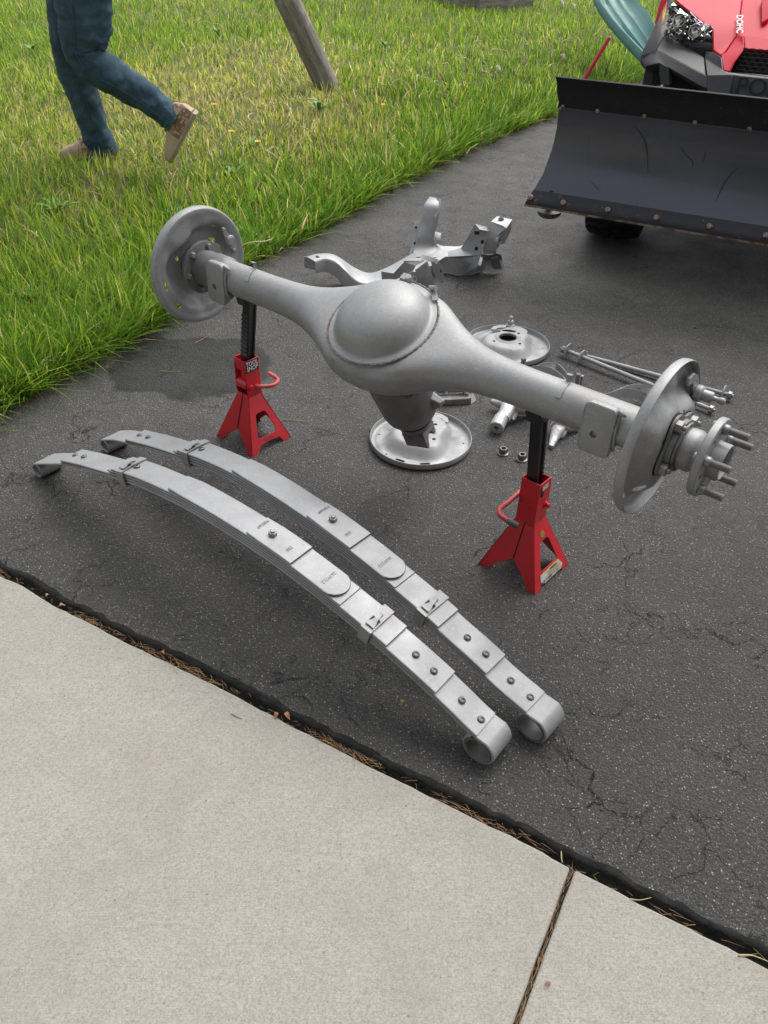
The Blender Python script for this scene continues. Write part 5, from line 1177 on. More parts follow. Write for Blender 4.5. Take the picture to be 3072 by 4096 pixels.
# the vehicle
utv = thing('utility_vehicle', 'red and dark grey utility vehicle with angular bonnet parked behind the plow blade', 'utility vehicle', tuple(U(CXL, 1.6, 0)))
def poly(name, pts, mat, t_=.012, parent=utv, up=(0, 0, 0), mirror=True, bevel=.003):
    P = [ux_(*p) for p in pts]; u_ = Vector(up) if any(up) else -UK
    o_ = obj(name, MB().sheet(P, t_, u_), mat, parent, smooth=30, bevel=bevel)
    if mirror: obj(name, MB().sheet([mir(p) for p in P], t_, u_), mat, parent, smooth=30, bevel=bevel)
    return o_
poly('fender', [(1010, -30, .66), (945, 110, .58), (928, 160, .55), (835, 350, .42), (832, 385, .41), (870, 432, .40), (945, 430, .39), (932, 320, .42), (985, 238, .50), (1003, 232, .52), (1040, 10, .66)], M['plastic'], .03)
poly('lamp_panel', [(985, 238, .50), (930, 322, .43), (1258, 490, .34), (1245, 372, .44), (1120, 300, .50), (1003, 232, .52)], M['plastic'])
poly('bumper_bar', [(930, 322, .43), (836, 356, .40), (836, 388, .40), (862, 432, .38), (955, 410, .37), (1015, 440, .36), (1222, 560, .30), (1268, 580, .30), (1262, 490, .32)], M['plastic'], .03)
poly('bumper_strut', [(952, 405, .37), (1012, 438, .36), (1018, 555, .35), (962, 550, .36), (950, 480, .37)], M['plastic'], .03)
poly('side_vent', [(862, 432, .44), (952, 440, .44), (960, 560, .44), (840, 560, .46)], M['plastic'], .01)
poly('side_vent_opening', [(915, 462, .432), (952, 475, .432), (958, 550, .432), (905, 545, .432)], M['black'], .004, bevel=0)
poly('front_recess', [(1010, 436, .42), (1222, 560, .42), (1230, 640, .42), (1010, 640, .42)], M['black'], .01, bevel=0)
poly('cheek', [(1245, 372, .44), (1258, 330, .46), (1300, 338, .44), (1358, 372, .38), (1366, 455, .34), (1428, 485, .30), (1408, 640, .28), (1262, 640, .28), (1262, 490, .32)], M['plastic'], .02)
obj('front_panel', MB().sheet([ux_(1366, 462, .335), ux_(1412, 465, .33), mir(ux_(1412, 465, .33)), mir(ux_(1366, 462, .335)), mir(ux_(1428, 487, .31)), mir(ux_(1410, 640, .29)), ux_(1410, 640, .29), ux_(1428, 487, .31)], .02, -UK), M['plastic'], utv, smooth=30, bevel=.004)
obj('badge_panel', MB().sheet([ux_(1470, 490, .300), mir(ux_(1470, 490, .300)), mir(ux_(1432, 640, .268)), ux_(1432, 640, .268)], .02, -UK), M['plastic'], utv, smooth=30, bevel=.006)
bx0 = loc(ux_(1462, 560, .28)); text_mesh('POLARIS', .084, U(CXL, bx0[1] - .0115, bx0[2] + .002), UB, (UZ + UK * .22).normalized(), M['plastic_dark'], 'embossed_lettering', utv, .0018, bold=.0015, squash=1.08)
# bonnet facets

def hoodp(pts, **k): return poly('bonnet', pts, M['hood_red'], .010, bevel=.006, **k)
hoodp([(1022, -40, .74), (1072, 12, .66), (1150, 75, .62), (1300, 196, .52), (1302, 322, .46), (1350, 358, .42), (1380, 340, .44), (1455, 232, .54), (1478, 100, .66), (1495, -40, .80)], up=(-.1, -.7, .7))
hoodp([(1350, 356, .418), (1366, 458, .345), (1412, 464, .340), (1440, 400, .38), (1505, 312, .44), (1500, 235, .50), (1456, 232, .538), (1380, 342, .438)])
obj('bonnet', MB().sheet([ux_(1456, 232, .54), ux_(1502, 236, .50), mir(ux_(1502, 236, .50)), mir(ux_(1456, 232, .54)), mir(ux_(1478, 100, .66)), mir(ux_(1495, -40, .80)), ux_(1495, -40, .80), ux_(1478, 100, .66)], .010, (-.2, -.6, .8)), M['hood_red'], utv, smooth=30, bevel=.004)
obj('bonnet_lip', MB().sheet([ux_(1502, 236, .50), mir(ux_(1502, 236, .50)), mir(ux_(1506, 312, .44)), ux_(1506, 312, .44)], .012, -UK), M['hood_red'], utv, smooth=30, bevel=.003)
s_ = poly('bonnet_scoop', [(1620, -30, .74), (1618, 150, .60), (1665, 118, .62), (1668, -30, .74)], M['hood_red'], .03, mirror=True)
c = ux_(1476, 160, .592); ux2 = (ux_(1476, 225, .53) - ux_(1476, 95, .66)).normalized(); uy2 = UB; nn = ux2.cross(-uy2)
text_mesh('DOHC', .036, c + V(0, 0, .004) - UK * .018, ux2, (uy2 - ux2 * uy2.dot(ux2)).normalized(), M['white_print'], 'bonnet_lettering', utv, .0008, squash=1.22, bold=.0010)
# grille with hexagonal mesh
gy = .43; g0, g1 = loc(ux_(1500, 318, gy)), loc(ux_(1478, 440, gy)); 
obj('grille_back', MB().sheet([U(g0[0] - .01, gy + .03, g0[2] + .01), U(2 * CXL - g0[0] + .01, gy + .03, g0[2] + .01), U(2 * CXL - g1[0] + .02, gy, g1[2] - .02), U(g1[0] - .02, gy, g1[2] - .02)], .01, -UK), M['black'], utv, smooth=0)
mb = MB(); hx_ = .030
for r_ in range(6):
    for c_ in range(18):
        cx = g0[0] + .004 + c_ * hx_ + (r_ % 2) * hx_ / 2; cz = g0[2] - .006 - r_ * .0150
        if cx > 2 * CXL - g0[0]: continue
        dy = -.010
        pts = [U(cx + hx_ * .46 * math.cos(math.radians(60 * k)), gy + dy + (cz - g1[2]) * .35, cz + .0092 * math.sin(math.radians(60 * k))) for k in range(6)]
        for k in range(6): mb.cyl(pts[k], pts[(k + 1) % 6], .0020, 4)
obj('grille_mesh', mb, M['plastic_dark'], utv, smooth=30)
# headlamps
def lamp(flip):
    f_ = (lambda p: mir(p)) if flip else (lambda p: p)
    hl = obj('headlamp', MB().sheet([f_(ux_(*p)) for p in [(1000, 232, .56), (1036, 12, .70), (1072, 16, .69), (1302, 200, .56), (1296, 312, .52), (1236, 362, .50), (1120, 296, .54)]], .03, -UK), M['plastic_dark'], utv, smooth=30)
    rnd = random.Random(5); 
    base = [(1005, 215), (1030, 40), (1110, 70), (1190, 130), (1290, 205), (1285, 300), (1230, 345), (1120, 285), (1050, 235)]
    for k in range(85):                   # faceted mirror chips of the reflector bowl
        while True:
            x_, y_ = rnd.uniform(1005, 1290), rnd.uniform(30, 345)
            if y_ > 40 + (x_ - 1030) * .62 - 20 and y_ < 232 + (x_ - 1005) * .50 and x_ > 1005 + max(0, (200 - y_)) * .1: break
        s_ = rnd.uniform(20, 42); dy = lambda: .505 + rnd.uniform(.0, .045)
        pts = [(x_ + s_ * math.cos(a) * rnd.uniform(.5, 1.1), y_ + s_ * math.sin(a) * rnd.uniform(.5, 1.1), dy()) for a in (0.2, 1.7, 3.1, 4.6)]
        obj('reflector', MB().sheet([f_(ux_(*p)) for p in pts], .003, -UK), M['chrome'] if k % 6 else M['plastic'], hl, smooth=0)
    for x_, y_ in ((1080, 130), (1185, 200)):
        c_ = f_(ux_(x_, y_, .50)); obj('lamp_bowl', MB().lathe([(.024, 0), (.021, .010), (.010, .018), (.002, .020), (.002, .022), (.012, .020), (.026, 0)], c_, UK - UZ * .1, 24, True), M['chrome'], hl, smooth=40)
    obj('lens', MB().sheet([f_(ux_(*p)) for p in [(1002, 232, .488), (1038, 14, .60), (1072, 18, .60), (1300, 200, .485), (1294, 312, .455), (1236, 360, .44), (1120, 296, .475)]], .004, -UK), M['lamp_glass'], hl, smooth=30)
lamp(False); lamp(True)
poly('bonnet_side', [(1012, -40, .60), (1000, 0, .585), (965, 60, .565), (930, 150, .525), (922, 150, .53), (950, 40, .575), (975, -40, .61)], M['hood_red'], .008, bevel=.002)
poly('side_marker', [(1000, 8, .60), (974, 70, .57), (964, 168, .505), (980, 140, .515), (996, 70, .57)], M['amber'], .006, bevel=.001)
# wheels with lugged tyres
def wheel(x_, y_, turn=0.0):
    R_, w_ = .325, .130; c_ = U(x_, y_, R_ - .004); axd = (UB * math.cos(turn) + UK * math.sin(turn)).normalized()
    w = obj('wheel', MB().lathe([(.10, -.07), (.165, -.09), (.172, -.11), (.150, .10), (.165, .11), (.10, .08)], c_, axd, 36, True), M['plastic_dark'], utv, smooth=40)
    pr = [(.165, -w_), (.200, -w_ * 1.04), (.270, -w_ * 1.02), (.297, -w_ * .9), (.306, -w_ * .5), (.309, 0), (.306, w_ * .5), (.297, w_ * .9), (.270, w_ * 1.02), (.200, w_ * 1.04), (.165, w_)]
    ty = obj('tyre', MB().lathe(pr, c_, axd, 60, True), M['tyre'], w, smooth=50)
    e1, e2, e3 = frame(axd); mb = MB()
    for k in range(26):
        for sd in (-1, 1):
            th = 2 * math.pi * (k + (.5 if sd > 0 else 0)) / 26; 
            def q_(r_, dth, h): return c_ + (e1 * math.cos(th + dth) + e2 * math.sin(th + dth)) * r_ + e3 * (h * sd)
            mb.hexa([q_(.300, -.045, .010), q_(.300, .045, .022), q_(.290, .105, w_ * .98), q_(.290, .02, w_ * .98), q_(.326, -.040, .012), q_(.326, .040, .022), q_(.310, .095, w_ * .94), q_(.310, .030, w_ * .94)])
            mb.hexa([q_(.285, -.01, w_ * .95), q_(.285, .07, w_ * .95), q_(.255, .06, w_ * 1.0), q_(.255, .0, w_ * 1.0), q_(.305, -.01, w_ * 1.0), q_(.305, .07, w_ * 1.0), q_(.258, .06, w_ * 1.10), q_(.258, .0, w_ * 1.10)])
    obj('tread', mb, M['tyre'], w, smooth=30, bevel=.003)
wheel(.262, .70, .10); wheel(2 * CXL - .262, .70, .10); wheel(.262, 2.75); wheel(2 * CXL - .262, 2.75)
# chassis, arms, tub, seats, cage and bed
mb = MB(); mb.box(U(CXL, 1.7, .33), UB * .30, UK * 1.25, UZ * .03); obj('skid_plate', mb, M['plastic_dark'], utv, smooth=30, bevel=.01)
for x0, x1 in ((CXL - .22, .36), (CXL + .22, 2 * CXL - .36)):
    mb = MB()
    for yy in (.58, .82): mb.tube([U(x0, yy, .36), U(x1, .70, .28)], .018, 10); mb.tube([U(x0, yy, .50), U(x1, .70, .42)], .014, 10)
    obj('suspension_arm', mb, M['plastic_dark'], utv, smooth=40)
    mb = MB(); mb.tube([U(lerp(x0, x1, .6), .68, .34), U(lerp(x0, x1, .2), .80, .80)], .030, 12); obj('shock_absorber', mb, M['plastic_dark'], utv, smooth=40)
mb = MB(); mb.box(U(CXL - .28, .42, .40), UB * .04, UK * .03, UZ * .08); mb.box(U(CXL - .10, .44, .36), UB * .06, UK * .04, UZ * .05); mb.tube([U(CXL - .30, .40, .34), U(CXL - .30, .40, .44)], .012, 8); mb.tube([U(CXL - .18, .36, .30), U(CXL - .16, .42, .42)], .009, 8); obj('winch_mount', mb, M['plastic_dark'], utv, smooth=30, bevel=.004)
mb = MB(); mb.box(U(CXL, 2.0, .62), UB * .60, UK * .90, UZ * .16); mb.box(U(CXL, .82, .72), UB * .42, UK * .34, UZ * .20); obj('tub', mb, M['plastic_dark'], utv, smooth=30, bevel=.02)
mb = MB(); mb.hexa([U(.40, .80, 1.02), U(1.37, .80, 1.02), U(1.42, 1.35, 1.12), U(.35, 1.35, 1.12), U(.42, .84, 1.05), U(1.35, .84, 1.05), U(1.40, 1.35, 1.16), U(.37, 1.35, 1.16)]); obj('cowl', mb, M['hood_red'], utv, smooth=30, bevel=.01)
for sx in (-1, 1):
    mb = MB(); mb.box(U(CXL + sx * .33, 1.95, .86), UB * .26, UK * .24, UZ * .07); mb.box(U(CXL + sx * .33, 2.20, 1.12), UB * .26, UK * .06, UZ * .26); obj('seat', mb, M['plastic_dark'], utv, smooth=30, bevel=.03)
    mb = MB(); mb.tube(crom([U(CXL + sx * .60, 1.25, .80), U(CXL + sx * .58, 1.45, 1.35), U(CXL + sx * .54, 1.75, 1.90), U(CXL + sx * .54, 2.45, 1.92), U(CXL + sx * .60, 2.55, .80)], 5), .025, 12); obj('cage_tube', mb, M['plastic_dark'], utv, smooth=40)
for yy in (1.75, 2.45): obj('cage_cross_tube', MB().tube([U(CXL - .54, yy, 1.91), U(CXL + .54, yy, 1.91)], .025, 12), M['plastic_dark'], utv, smooth=40)
mb = MB(); mb.box(U(CXL, 3.0, .90), UB * .68, UK * .45, UZ * .02)
for sx in (-1, 1): mb.box(U(CXL + sx * .67, 3.0, 1.03), UB * .015, UK * .45, UZ * .12)
mb.box(U(CXL, 3.45, 1.03), UB * .68, UK * .015, UZ * .12); obj('cargo_bed', mb, M['hood_red'], utv, smooth=30, bevel=.006)
mb = MB(); e1, e2, e3 = frame(UK - UZ * .5); cst = U(CXL - .33, 1.50, 1.14); obj('steering_wheel', MB().tube([cst + (e1 * math.cos(a) + e2 * math.sin(a)) * .17 for a in np.linspace(0, 2 * math.pi, 25)], .014, 8), M['plastic_dark'], utv, smooth=40)
# ------------------------------------------------------------------ lawn furniture: leaning post, timber platform, slide
def wood_material():
    g = G('weathered_wood'); mp = g.N.new('ShaderNodeMapping'); mp.inputs['Scale'].default_value = (14, 14, 1.1); g.L.new(g.co, mp.inputs['Vector'])
    wv = g.warp(3, .25, mp.outputs[0]); gr = g.noise(3.0, 6, .7, vec=wv); fine = g.noise(14, 4, .7, vec=wv); pt_ = g.noise(5, 5, .6)
    col = g.mix(g.rng(gr, .40, .60), (.17, .145, .125), (.34, .31, .275)); col = g.mix(g.rng(fine, .55, .70, 0, .7), col, (.06, .05, .042)); col = g.mix(g.rng(pt_, .55, .72, 0, .75), col, (.58, .55, .51))
    return g.fin(col, .85, g.bump(fine, .7, .004, g.bump(gr, .8, .008)))
M['wood'] = wood_material()
def aty(px, py, Y): return on(px, py, (0, Y, 0), V(0, 1, 0))
pb = at(1328, 384, .20); tp = aty(1150, 0, pb.y - .05); D = (tp - pb).normalized(); Lp = 2.6
mb = MB(); R = []
for i in range(27):
    z_ = -.12 + (Lp + .12) * i / 26; ring = []
    for j in range(28):
        a = 2 * math.pi * j / 28; r = .084 + .004 * mnoise.noise(V(math.cos(a) * 1.5, math.sin(a) * 1.5, z_ * 2)) - .010 * max(0, math.cos(a - 2.4)) ** 40
        ring.append(V(r * math.cos(a), r * math.sin(a), z_))
    R.append(ring)
post = obj('leaning_post', MB().loft(R), M['wood'], None, smooth=60, label='weathered grey round wooden post leaning left out of the lawn', cat='post')
Mp = basis(D, (1, 0, 0), pb); post.matrix_world = Mp
# platform corner
cp = at(1908, 52, .235); rp_ = at(2123, 38, .235); lp_ = at(1690, 0, .235)
pl = thing('timber_platform', 'weathered timber platform edge standing at the far end of the lawn', 'platform', tuple(cp))
e1 = (rp_ - cp); e1.z = 0; Lr = e1.length; e1.normalize(); e2 = (lp_ - cp); e2.z = 0; e2.normalize()
def board(name, o_, d_, L_, up_, th_, nrm, parent=pl):
    """own local axes so the grain follows the board"""
    mb = MB(); mb.box((up_ / 2, th_ / 2, L_ / 2), (up_ / 2, 0, 0), (0, th_ / 2, 0), (0, 0, L_ / 2)); me = mb.mesh(name); clean(me)
    d_ = Vector(d_).normalized(); x_ = V(0, 0, 1); x_ = (x_ - d_ * x_.dot(d_)).normalized(); y_ = d_.cross(x_)
    m = Matrix((x_, y_, d_)).transposed().to_4x4(); m.translation = Vector(o_) - wloc(parent); me.materials.append(M['wood'])
    o = bpy.data.objects.new(name, me); COL.objects.link(o); o.parent = parent; o.matrix_local = m; b = o.modifiers.new('b', 'BEVEL'); b.width = .004; return o
dn = V(0, 0, -.06)
board('side_board', cp + dn, e1, Lr, .22, .04, 0); board('side_board', cp + dn, e2, 2.4, .22, .04, 0)
for k in range(9):
    o_ = cp + e2 * (.13 * k + .01) + V(0, 0, .165); board('deck_plank', o_ - e1 * .03, e1, Lr + .06, .03, -.12, 0)
for q_ in (cp + e1 * .05 + e2 * .05, cp + e1 * (Lr - .1) + e2 * .05, cp + e2 * 1.5): 
    mb = MB(); mb.box((0, 0, .6), (.045, 0, 0), (0, .045, 0), (0, 0, .75)); me = mb.mesh('corner_post'); clean(me); me.materials.append(M['wood']); o = bpy.data.objects.new('corner_post', me); COL.objects.link(o); o.parent = pl; o.location = q_ + V(0, 0, .05) - wloc(pl)
# slide
M['teal'] = material('teal_plastic', (.030, .15, .13), .40, 0, .5, mott=[(5, (.05, .20, .175), .4, .7, 5), (40, (.10, .26, .235), .58, .8, 5)], bump=[(60, .1, .001)], rvar=.08)
sl = thing('garden_slide', 'teal plastic slide coming down behind the left of the red vehicle', 'slide', tuple(at(2573, 234, .3)))
secL = [(2375, -60, 8.6), (2389, 0, 8.35), (2440, 78, 8.0), (2504, 152, 7.65), (2564, 215, 7.35), (2610, 262, 7.15)]
secR = [(2500, -60, 8.75), (2545, 0, 8.5), (2590, 45, 8.1), (2618, 96, 7.75), (2650, 160, 7.45), (2690, 225, 7.2)]
mb = MB(); R = []
LL = crom([aty(*p) for p in secL], 5); RR = crom([aty(*p) for p in secR], 5)
for a_, b_ in zip(LL, RR):
    u_ = (b_ - a_); w_ = u_.length; u_.normalize(); up_ = V(0, -.25, 1).normalized(); sec = [(-.012, -.035), (-.004, .0), (.012, .012), (.035, .0), (w_ * .20, -.050), (w_ * .30, -.055), (w_ * .36, -.035), (w_ * .42, -.055), (w_ * .58, -.055), (w_ * .64, -.035), (w_ * .70, -.055), (w_ * .82, -.050), (w_ - .035, -.01), (w_ - .012, .012), (w_, .0), (w_ + .008, -.035)] if w_ > .42 else [(-.012, -.035), (-.004, .0), (.012, .012), (.035, .0), (w_ * .20, -.050), (w_ * .30, -.055), (w_ * .36, -.035), (w_ * .42, -.055), (w_ * .58, -.055), (w_ * .64, -.035), (w_ * .70, -.055), (w_ * .82, -.050), (w_ - .035, -.01), (w_ - .012, .012), (w_, .0), (w_ + .008, -.035)]
    out = [a_ + u_ * x_ + up_ * z_ for x_, z_ in sec]; R.append(out + [p - up_ * .012 for p in out[::-1]])
obj('chute', mb.loft(R), M['teal'], sl, smooth=50)

# ------------------------------------------------------------------ person walking across the lawn
def dp(x, y, Y): return aty(x * 3072 / 1659, y * 3072 / 1659, Y)
M['denim'] = None
def denim():
    g = G('denim'); a = g.noise(5, 5, .6); b = g.noise(22, 4, .6); f = g.noise(500, 2)
    col = g.mix(g.rng(a, .40, .70), (.015, .042, .070), (.050, .110, .155)); col = g.mix(g.rng(b, .5, .8, 0, .45), col, (.12, .20, .25)); col = g.mix(g.rng(f, .4, .7, 0, .25), col, (.09, .13, .16))
    return g.fin(col, .88, g.bump(b, .35, .012, g.bump(f, .2, .0006)))
M['denim'] = denim()
M['shoe'] = material('tan_shoe_leather', (.52, .39, .28), .75, mott=[(14, (.40, .28, .19), .45, .7, 5)], bump=[(150, .3, .001)])
M['sole'] = material('pale_sole', (.42, .34, .27), .8, mott=[(20, (.30, .22, .16), .5, .7, 4)])
M['shoe_brown'] = material('patterned_shoe_side', (.24, .14, .085), .8, mott=[(60, (.50, .36, .26), .53, .60, 2)], bump=[(200, .3, .001)])
M['skin'] = material('skin', (.45, .28, .20), .55); M['shirt'] = material('grey_work_shirt', (.10, .11, .12), .9, bump=[(30, .3, .01)]); M['hair'] = material('brown_hair', (.05, .03, .02), .7); M['seam_thread'] = material('seam_thread', (.045, .09, .12), .9)
Yn, Yf = 4.36, 4.54
hipN, kneeN, ankN = dp(185, -135, Yn), dp(188, 112, Yn), dp(378, 258, Yn); hipF, kneeF, ankF = dp(160, -135, Yf), dp(152, 125, Yf), dp(222, 312, Yf)
pel = (hipN + hipF) / 2 + V(0, 0, .05)
person = thing('person', 'person in blue jeans and tan patterned shoes walking left across the grass', 'person', (pel.x, (Yn + Yf) / 2, gz(pel.x, Yf)))
# body: one skinned surface
def skinned(name, verts, edges, rad, mat, parent, root=0):
    wl_ = wloc(parent); me = bpy.data.meshes.new(name); me.from_pydata([tuple(Vector(v) - wl_) for v in verts], edges, []); me.update(); o = bpy.data.objects.new(name, me); COL.objects.link(o); o.parent = parent
    o.modifiers.new('skin', 'SKIN'); sv = me.skin_vertices[0].data
    for i, r in enumerate(rad): sv[i].radius = (r, r) if not isinstance(r, tuple) else r; sv[i].use_root = (i == root)
    s = o.modifiers.new('sub', 'SUBSURF'); s.levels = 2; s.render_levels = 2; me.materials.append(mat); return o
ch = pel + V(-.04, 0, .48); nk = ch + V(-.03, 0, .12); hd = nk + V(-.05, 0, .17)
shN, shF = ch + V(.0, -.19, -.0), ch + V(0, .19, 0); elN, elF = shN + V(-.12, -.04, -.27), shF + V(.14, .03, -.26); wrN, wrF = elN + V(-.20, 0, -.15), elF + V(.02, 0, -.26)
toeF = dp(165, 332, Yf - .01); footN = dp(395, 290, Yn)
vs = [pel, pel + V(-.01, 0, .22), ch, nk, hd, hd + V(-.01, 0, .10), shN, elN, wrN, shF, elF, wrF, hipN, kneeN, ankN, hipF, kneeF, ankF, footN, toeF]
sk = skinned('body', vs, [(0, 1), (1, 2), (2, 3), (3, 4), (4, 5), (2, 6), (6, 7), (7, 8), (2, 9), (9, 10), (10, 11), (0, 12), (12, 13), (13, 14), (0, 15), (15, 16), (16, 17), (14, 18), (17, 19)],
             [.13, .125, .13, .055, .095, .06, .055, .042, .030, .055, .042, .030, .085, .055, .035, .085, .055, .035, .032, .032], M['skin'], person)
for sg, w_, d_ in ((-1, wrN, (wrN - elN).normalized()), (1, wrF, (wrF - elF).normalized())):
    pass
def hand(w_, d_, sg):
    """palm and five separate fingers, slightly curled, kept with the body"""
    s_ = d_.cross(V(0, 1, 0)).normalized(); nrm = V(0, 1, 0) * sg; V_ = [w_, w_ + d_ * .05, w_ + d_ * .09]; E = [(0, 1), (1, 2)]; Rr = [.024, .032, .030]
    for k, (o_, L_) in enumerate(((-.030, .060), (-.010, .072), (.010, .068), (.028, .052))):
        a = len(V_); V_ += [w_ + d_ * .10 + s_ * o_, w_ + d_ * (.10 + L_ * .5) + s_ * o_ * 1.1, w_ + d_ * (.10 + L_ * .95) + s_ * o_ * 1.1 + nrm * -.018]; E += [(2, a), (a, a + 1), (a + 1, a + 2)]; Rr += [.0095, .0085, .007]
    a = len(V_); V_ += [w_ + d_ * .045 - s_ * .035, w_ + d_ * .080 - s_ * .052]; E += [(1, a), (a, a + 1)]; Rr += [.011, .009]
    return skinned('hand', V_, E, Rr, M['skin'], person)
hand(wrN, (wrN - elN).normalized(), -1); hand(wrF, (wrF - elF).normalized(), 1)
hc = hd + V(-.01, 0, .06); mb = MB(); mb.lathe([(0, .115), (.05, .108), (.085, .07), (.100, .02), (.098, -.03), (.085, -.06), (0, -.05)], hc, (0.25, 0, 1), 24); obj('hair', mb, M['hair'], person, smooth=60)
def tubecloth(path, radii, n=26, wr=1.0, seed=0, flat=1.0, steps=7):
    P = crom(path, steps); rx = np.interp(np.linspace(0, len(path) - 1, len(P)), range(len(path)), [r[0] for r in radii]); ry = np.interp(np.linspace(0, len(path) - 1, len(P)), range(len(path)), [r[1] for r in radii]); rings = []
    acc = 0
    for i, p in enumerate(P):
        d = (P[min(i + 1, len(P) - 1)] - P[max(i - 1, 0)]).normalized(); y = V(0, 1, 0); y = (y - d * y.dot(d)).normalized(); x = y.cross(d); acc += (p - P[max(0, i - 1)]).length; ring = []
        for j in range(n):
            a = 2 * math.pi * j / n; c_, s_ = math.cos(a), math.sin(a)
            k = 1 + wr * (.060 * mnoise.noise(V(c_ * 1.3 + seed, s_ * 1.3, acc * 9)) + .045 * mnoise.noise(V(c_ * .8 + seed, s_ * .8 + acc * 6, acc * 26)))
            rg_ = 1 - abs(mnoise.noise(V(c_ * .9 + seed * 3, s_ * .9 + acc * 4, acc * 13))) * 3.2; k += wr * .055 * max(0, rg_) ** 2; rg2 = 1 - abs(mnoise.noise(V(c_ * 1.6 - seed, s_ * 1.6 - acc * 9, acc * 30))) * 4; k += wr * .028 * max(0, rg2)
            ring.append(p + x * (c_ * rx[i] * k) + y * (s_ * ry[i] * k))
        rings.append(ring)
    return rings
legN = tubecloth([pel + V(0, -.02, .12), hipN + V(0, .02, 0), dp(180, -30, Yn), dp(183, 50, Yn), dp(182, 105, Yn), dp(205, 140, Yn), dp(255, 172, Yn), dp(310, 207, Yn), dp(352, 240, Yn), dp(376, 262, Yn)],
                 [(.155, .10), (.140, .105), (.128, .105), (.118, .095), (.100, .088), (.088, .084), (.078, .078), (.069, .072), (.060, .066), (.057, .062)], seed=1, wr=1.6, n=44, steps=12)
legF = tubecloth([pel + V(0, .02, .12), hipF + V(0, -.02, 0), dp(150, -30, Yf), dp(147, 50, Yf), dp(153, 118, Yf), dp(166, 165, Yf), dp(186, 225, Yf), dp(205, 280, Yf), dp(218, 312, Yf), dp(224, 330, Yf)],
                 [(.155, .10), (.135, .10), (.100, .10), (.090, .09), (.085, .085), (.084, .082), (.074, .074), (.070, .074), (.072, .076), (.076, .078)], seed=4, wr=1.4, n=44, steps=12)
mb = MB(); mb.loft(legN, True); mb.loft(legF, True); jeans = obj('jeans', mb, M['denim'], person, smooth=80)
# side seams and hems
for rings_, j0_ in ((legN, 34), (legF, 30)):
    pts = [rg[j0_] + V(0, -.0025, 0) for rg in rings_[24:]]; obj('side_seam', MB().tube(pts, .0022, 5), M['seam_thread'], jeans, smooth=50)
    hem = rings_[-1]; obj('hem', MB().tube(list(hem) + [hem[0]], .0042, 6), M['denim'], jeans, smooth=50)
sh = tubecloth([pel + V(0, 0, .06), pel + V(-.01, 0, .22), ch + V(0, 0, -.02), ch + V(-.01, 0, .07), nk], [(.135, .175), (.13, .17), (.14, .20), (.11, .15), (.07, .07)], seed=9)
mb = MB(); mb.loft(sh, True)
for a_, b_, c_ in ((shN, elN, wrN), (shF, elF, wrF)): mb.loft(tubecloth([ch.lerp(a_, .8), a_, b_, c_], [(.07, .07), (.066, .066), (.055, .055), (.042, .042)], seed=11), True)
obj('shirt', mb, M['shirt'], person, smooth=80)
def shoe(heel, toe, up, w_=.047, Y_=0):
    """heel and toe points of the sole, up direction of the ankle"""
    d = (toe - heel); L_ = d.length; d.normalize(); up = (up - d * up.dot(d)).normalized(); s_ = d.cross(up)
    prof = [(-.02, .80, .070), (.05, .95, .105), (.20, 1.0, .125), (.36, .98, .120), (.52, 1.0, .092), (.68, 1.08, .070), (.82, 1.06, .060), (.93, .95, .050), (1.0, .62, .034)]
    sl_ = MB(); R = []; U_ = []
    for t_, wk, hk in prof:
        c_ = heel + d * (L_ * t_); w = w_ * wk; rg = []; ru = []
        for j in range(14): a = math.pi * j / 13; ru.append(c_ + s_ * (w * .96 * math.cos(a)) + up * (.016 + (hk - .010) * max(0, math.sin(a)) ** .7))
        U_.append(ru + [c_ - s_ * (w * .5) + up * .014, c_ + s_ * (w * .5) + up * .014])
        for j in range(14): a = 2 * math.pi * j / 14; rg.append(c_ + s_ * (w * 1.06 * math.cos(a)) + up * (.010 + .013 * max(-1, min(1, 1.4 * math.sin(a)))))
        R.append(rg)
    s = obj('shoe', MB().loft(U_), M['shoe'], person, smooth=70); obj('sole', MB().loft(R), M['sole'], s, smooth=50)
    # heel quarter panel and laces
    mb = MB(); R = []
    for t_, wk, hk in prof[:5]:
        c_ = heel + d * (L_ * t_); w = w_ * wk; R.append([c_ + s_ * (w * 1.0 * sg_ * math.cos(a)) + up * (.018 + (hk * .95) * math.sin(a)) for sg_ in (1,) for a in np.linspace(0, 1.15, 7)] + [c_ + s_ * (w * .90 * math.cos(a)) + up * (.018 + (hk * .88) * math.sin(a)) for a in np.linspace(1.15, 0, 7)])
    obj('side_panel', mb.loft(R), M['shoe_brown'], s, smooth=60)
    mb = MB(); R = []
    for t_, wk, hk in prof[:5]:
        c_ = heel + d * (L_ * t_); w = -w_ * wk; R.append([c_ + s_ * (w * 1.0 * math.cos(a)) + up * (.018 + (hk * .95) * math.sin(a)) for a in np.linspace(0, 1.15, 7)] + [c_ + s_ * (w * .90 * math.cos(a)) + up * (.018 + (hk * .88) * math.sin(a)) for a in np.linspace(1.15, 0, 7)])
    obj('side_panel', mb.loft(R), M['shoe_brown'], s, smooth=60)
    for t_, hk in ((.40, .112), (.48, .098), (.56, .084)):
        c_ = heel + d * (L_ * t_); obj('lace', MB().tube(crom([c_ + s_ * .030 + up * (hk * .75 + .012), c_ + up * (hk + .014), c_ - s_ * .030 + up * (hk * .75 + .010)], 4), .0026, 6), M['shoe_brown'], s, smooth=50)
    return s
shoe(dp(424, 246, Yn), dp(372, 350, Yn), dp(340, 300, Yn) - dp(398, 300, Yn))
shoe(dp(243, 338, Yf), dp(134, 344, Yf - .02), V(0, 0, 1))

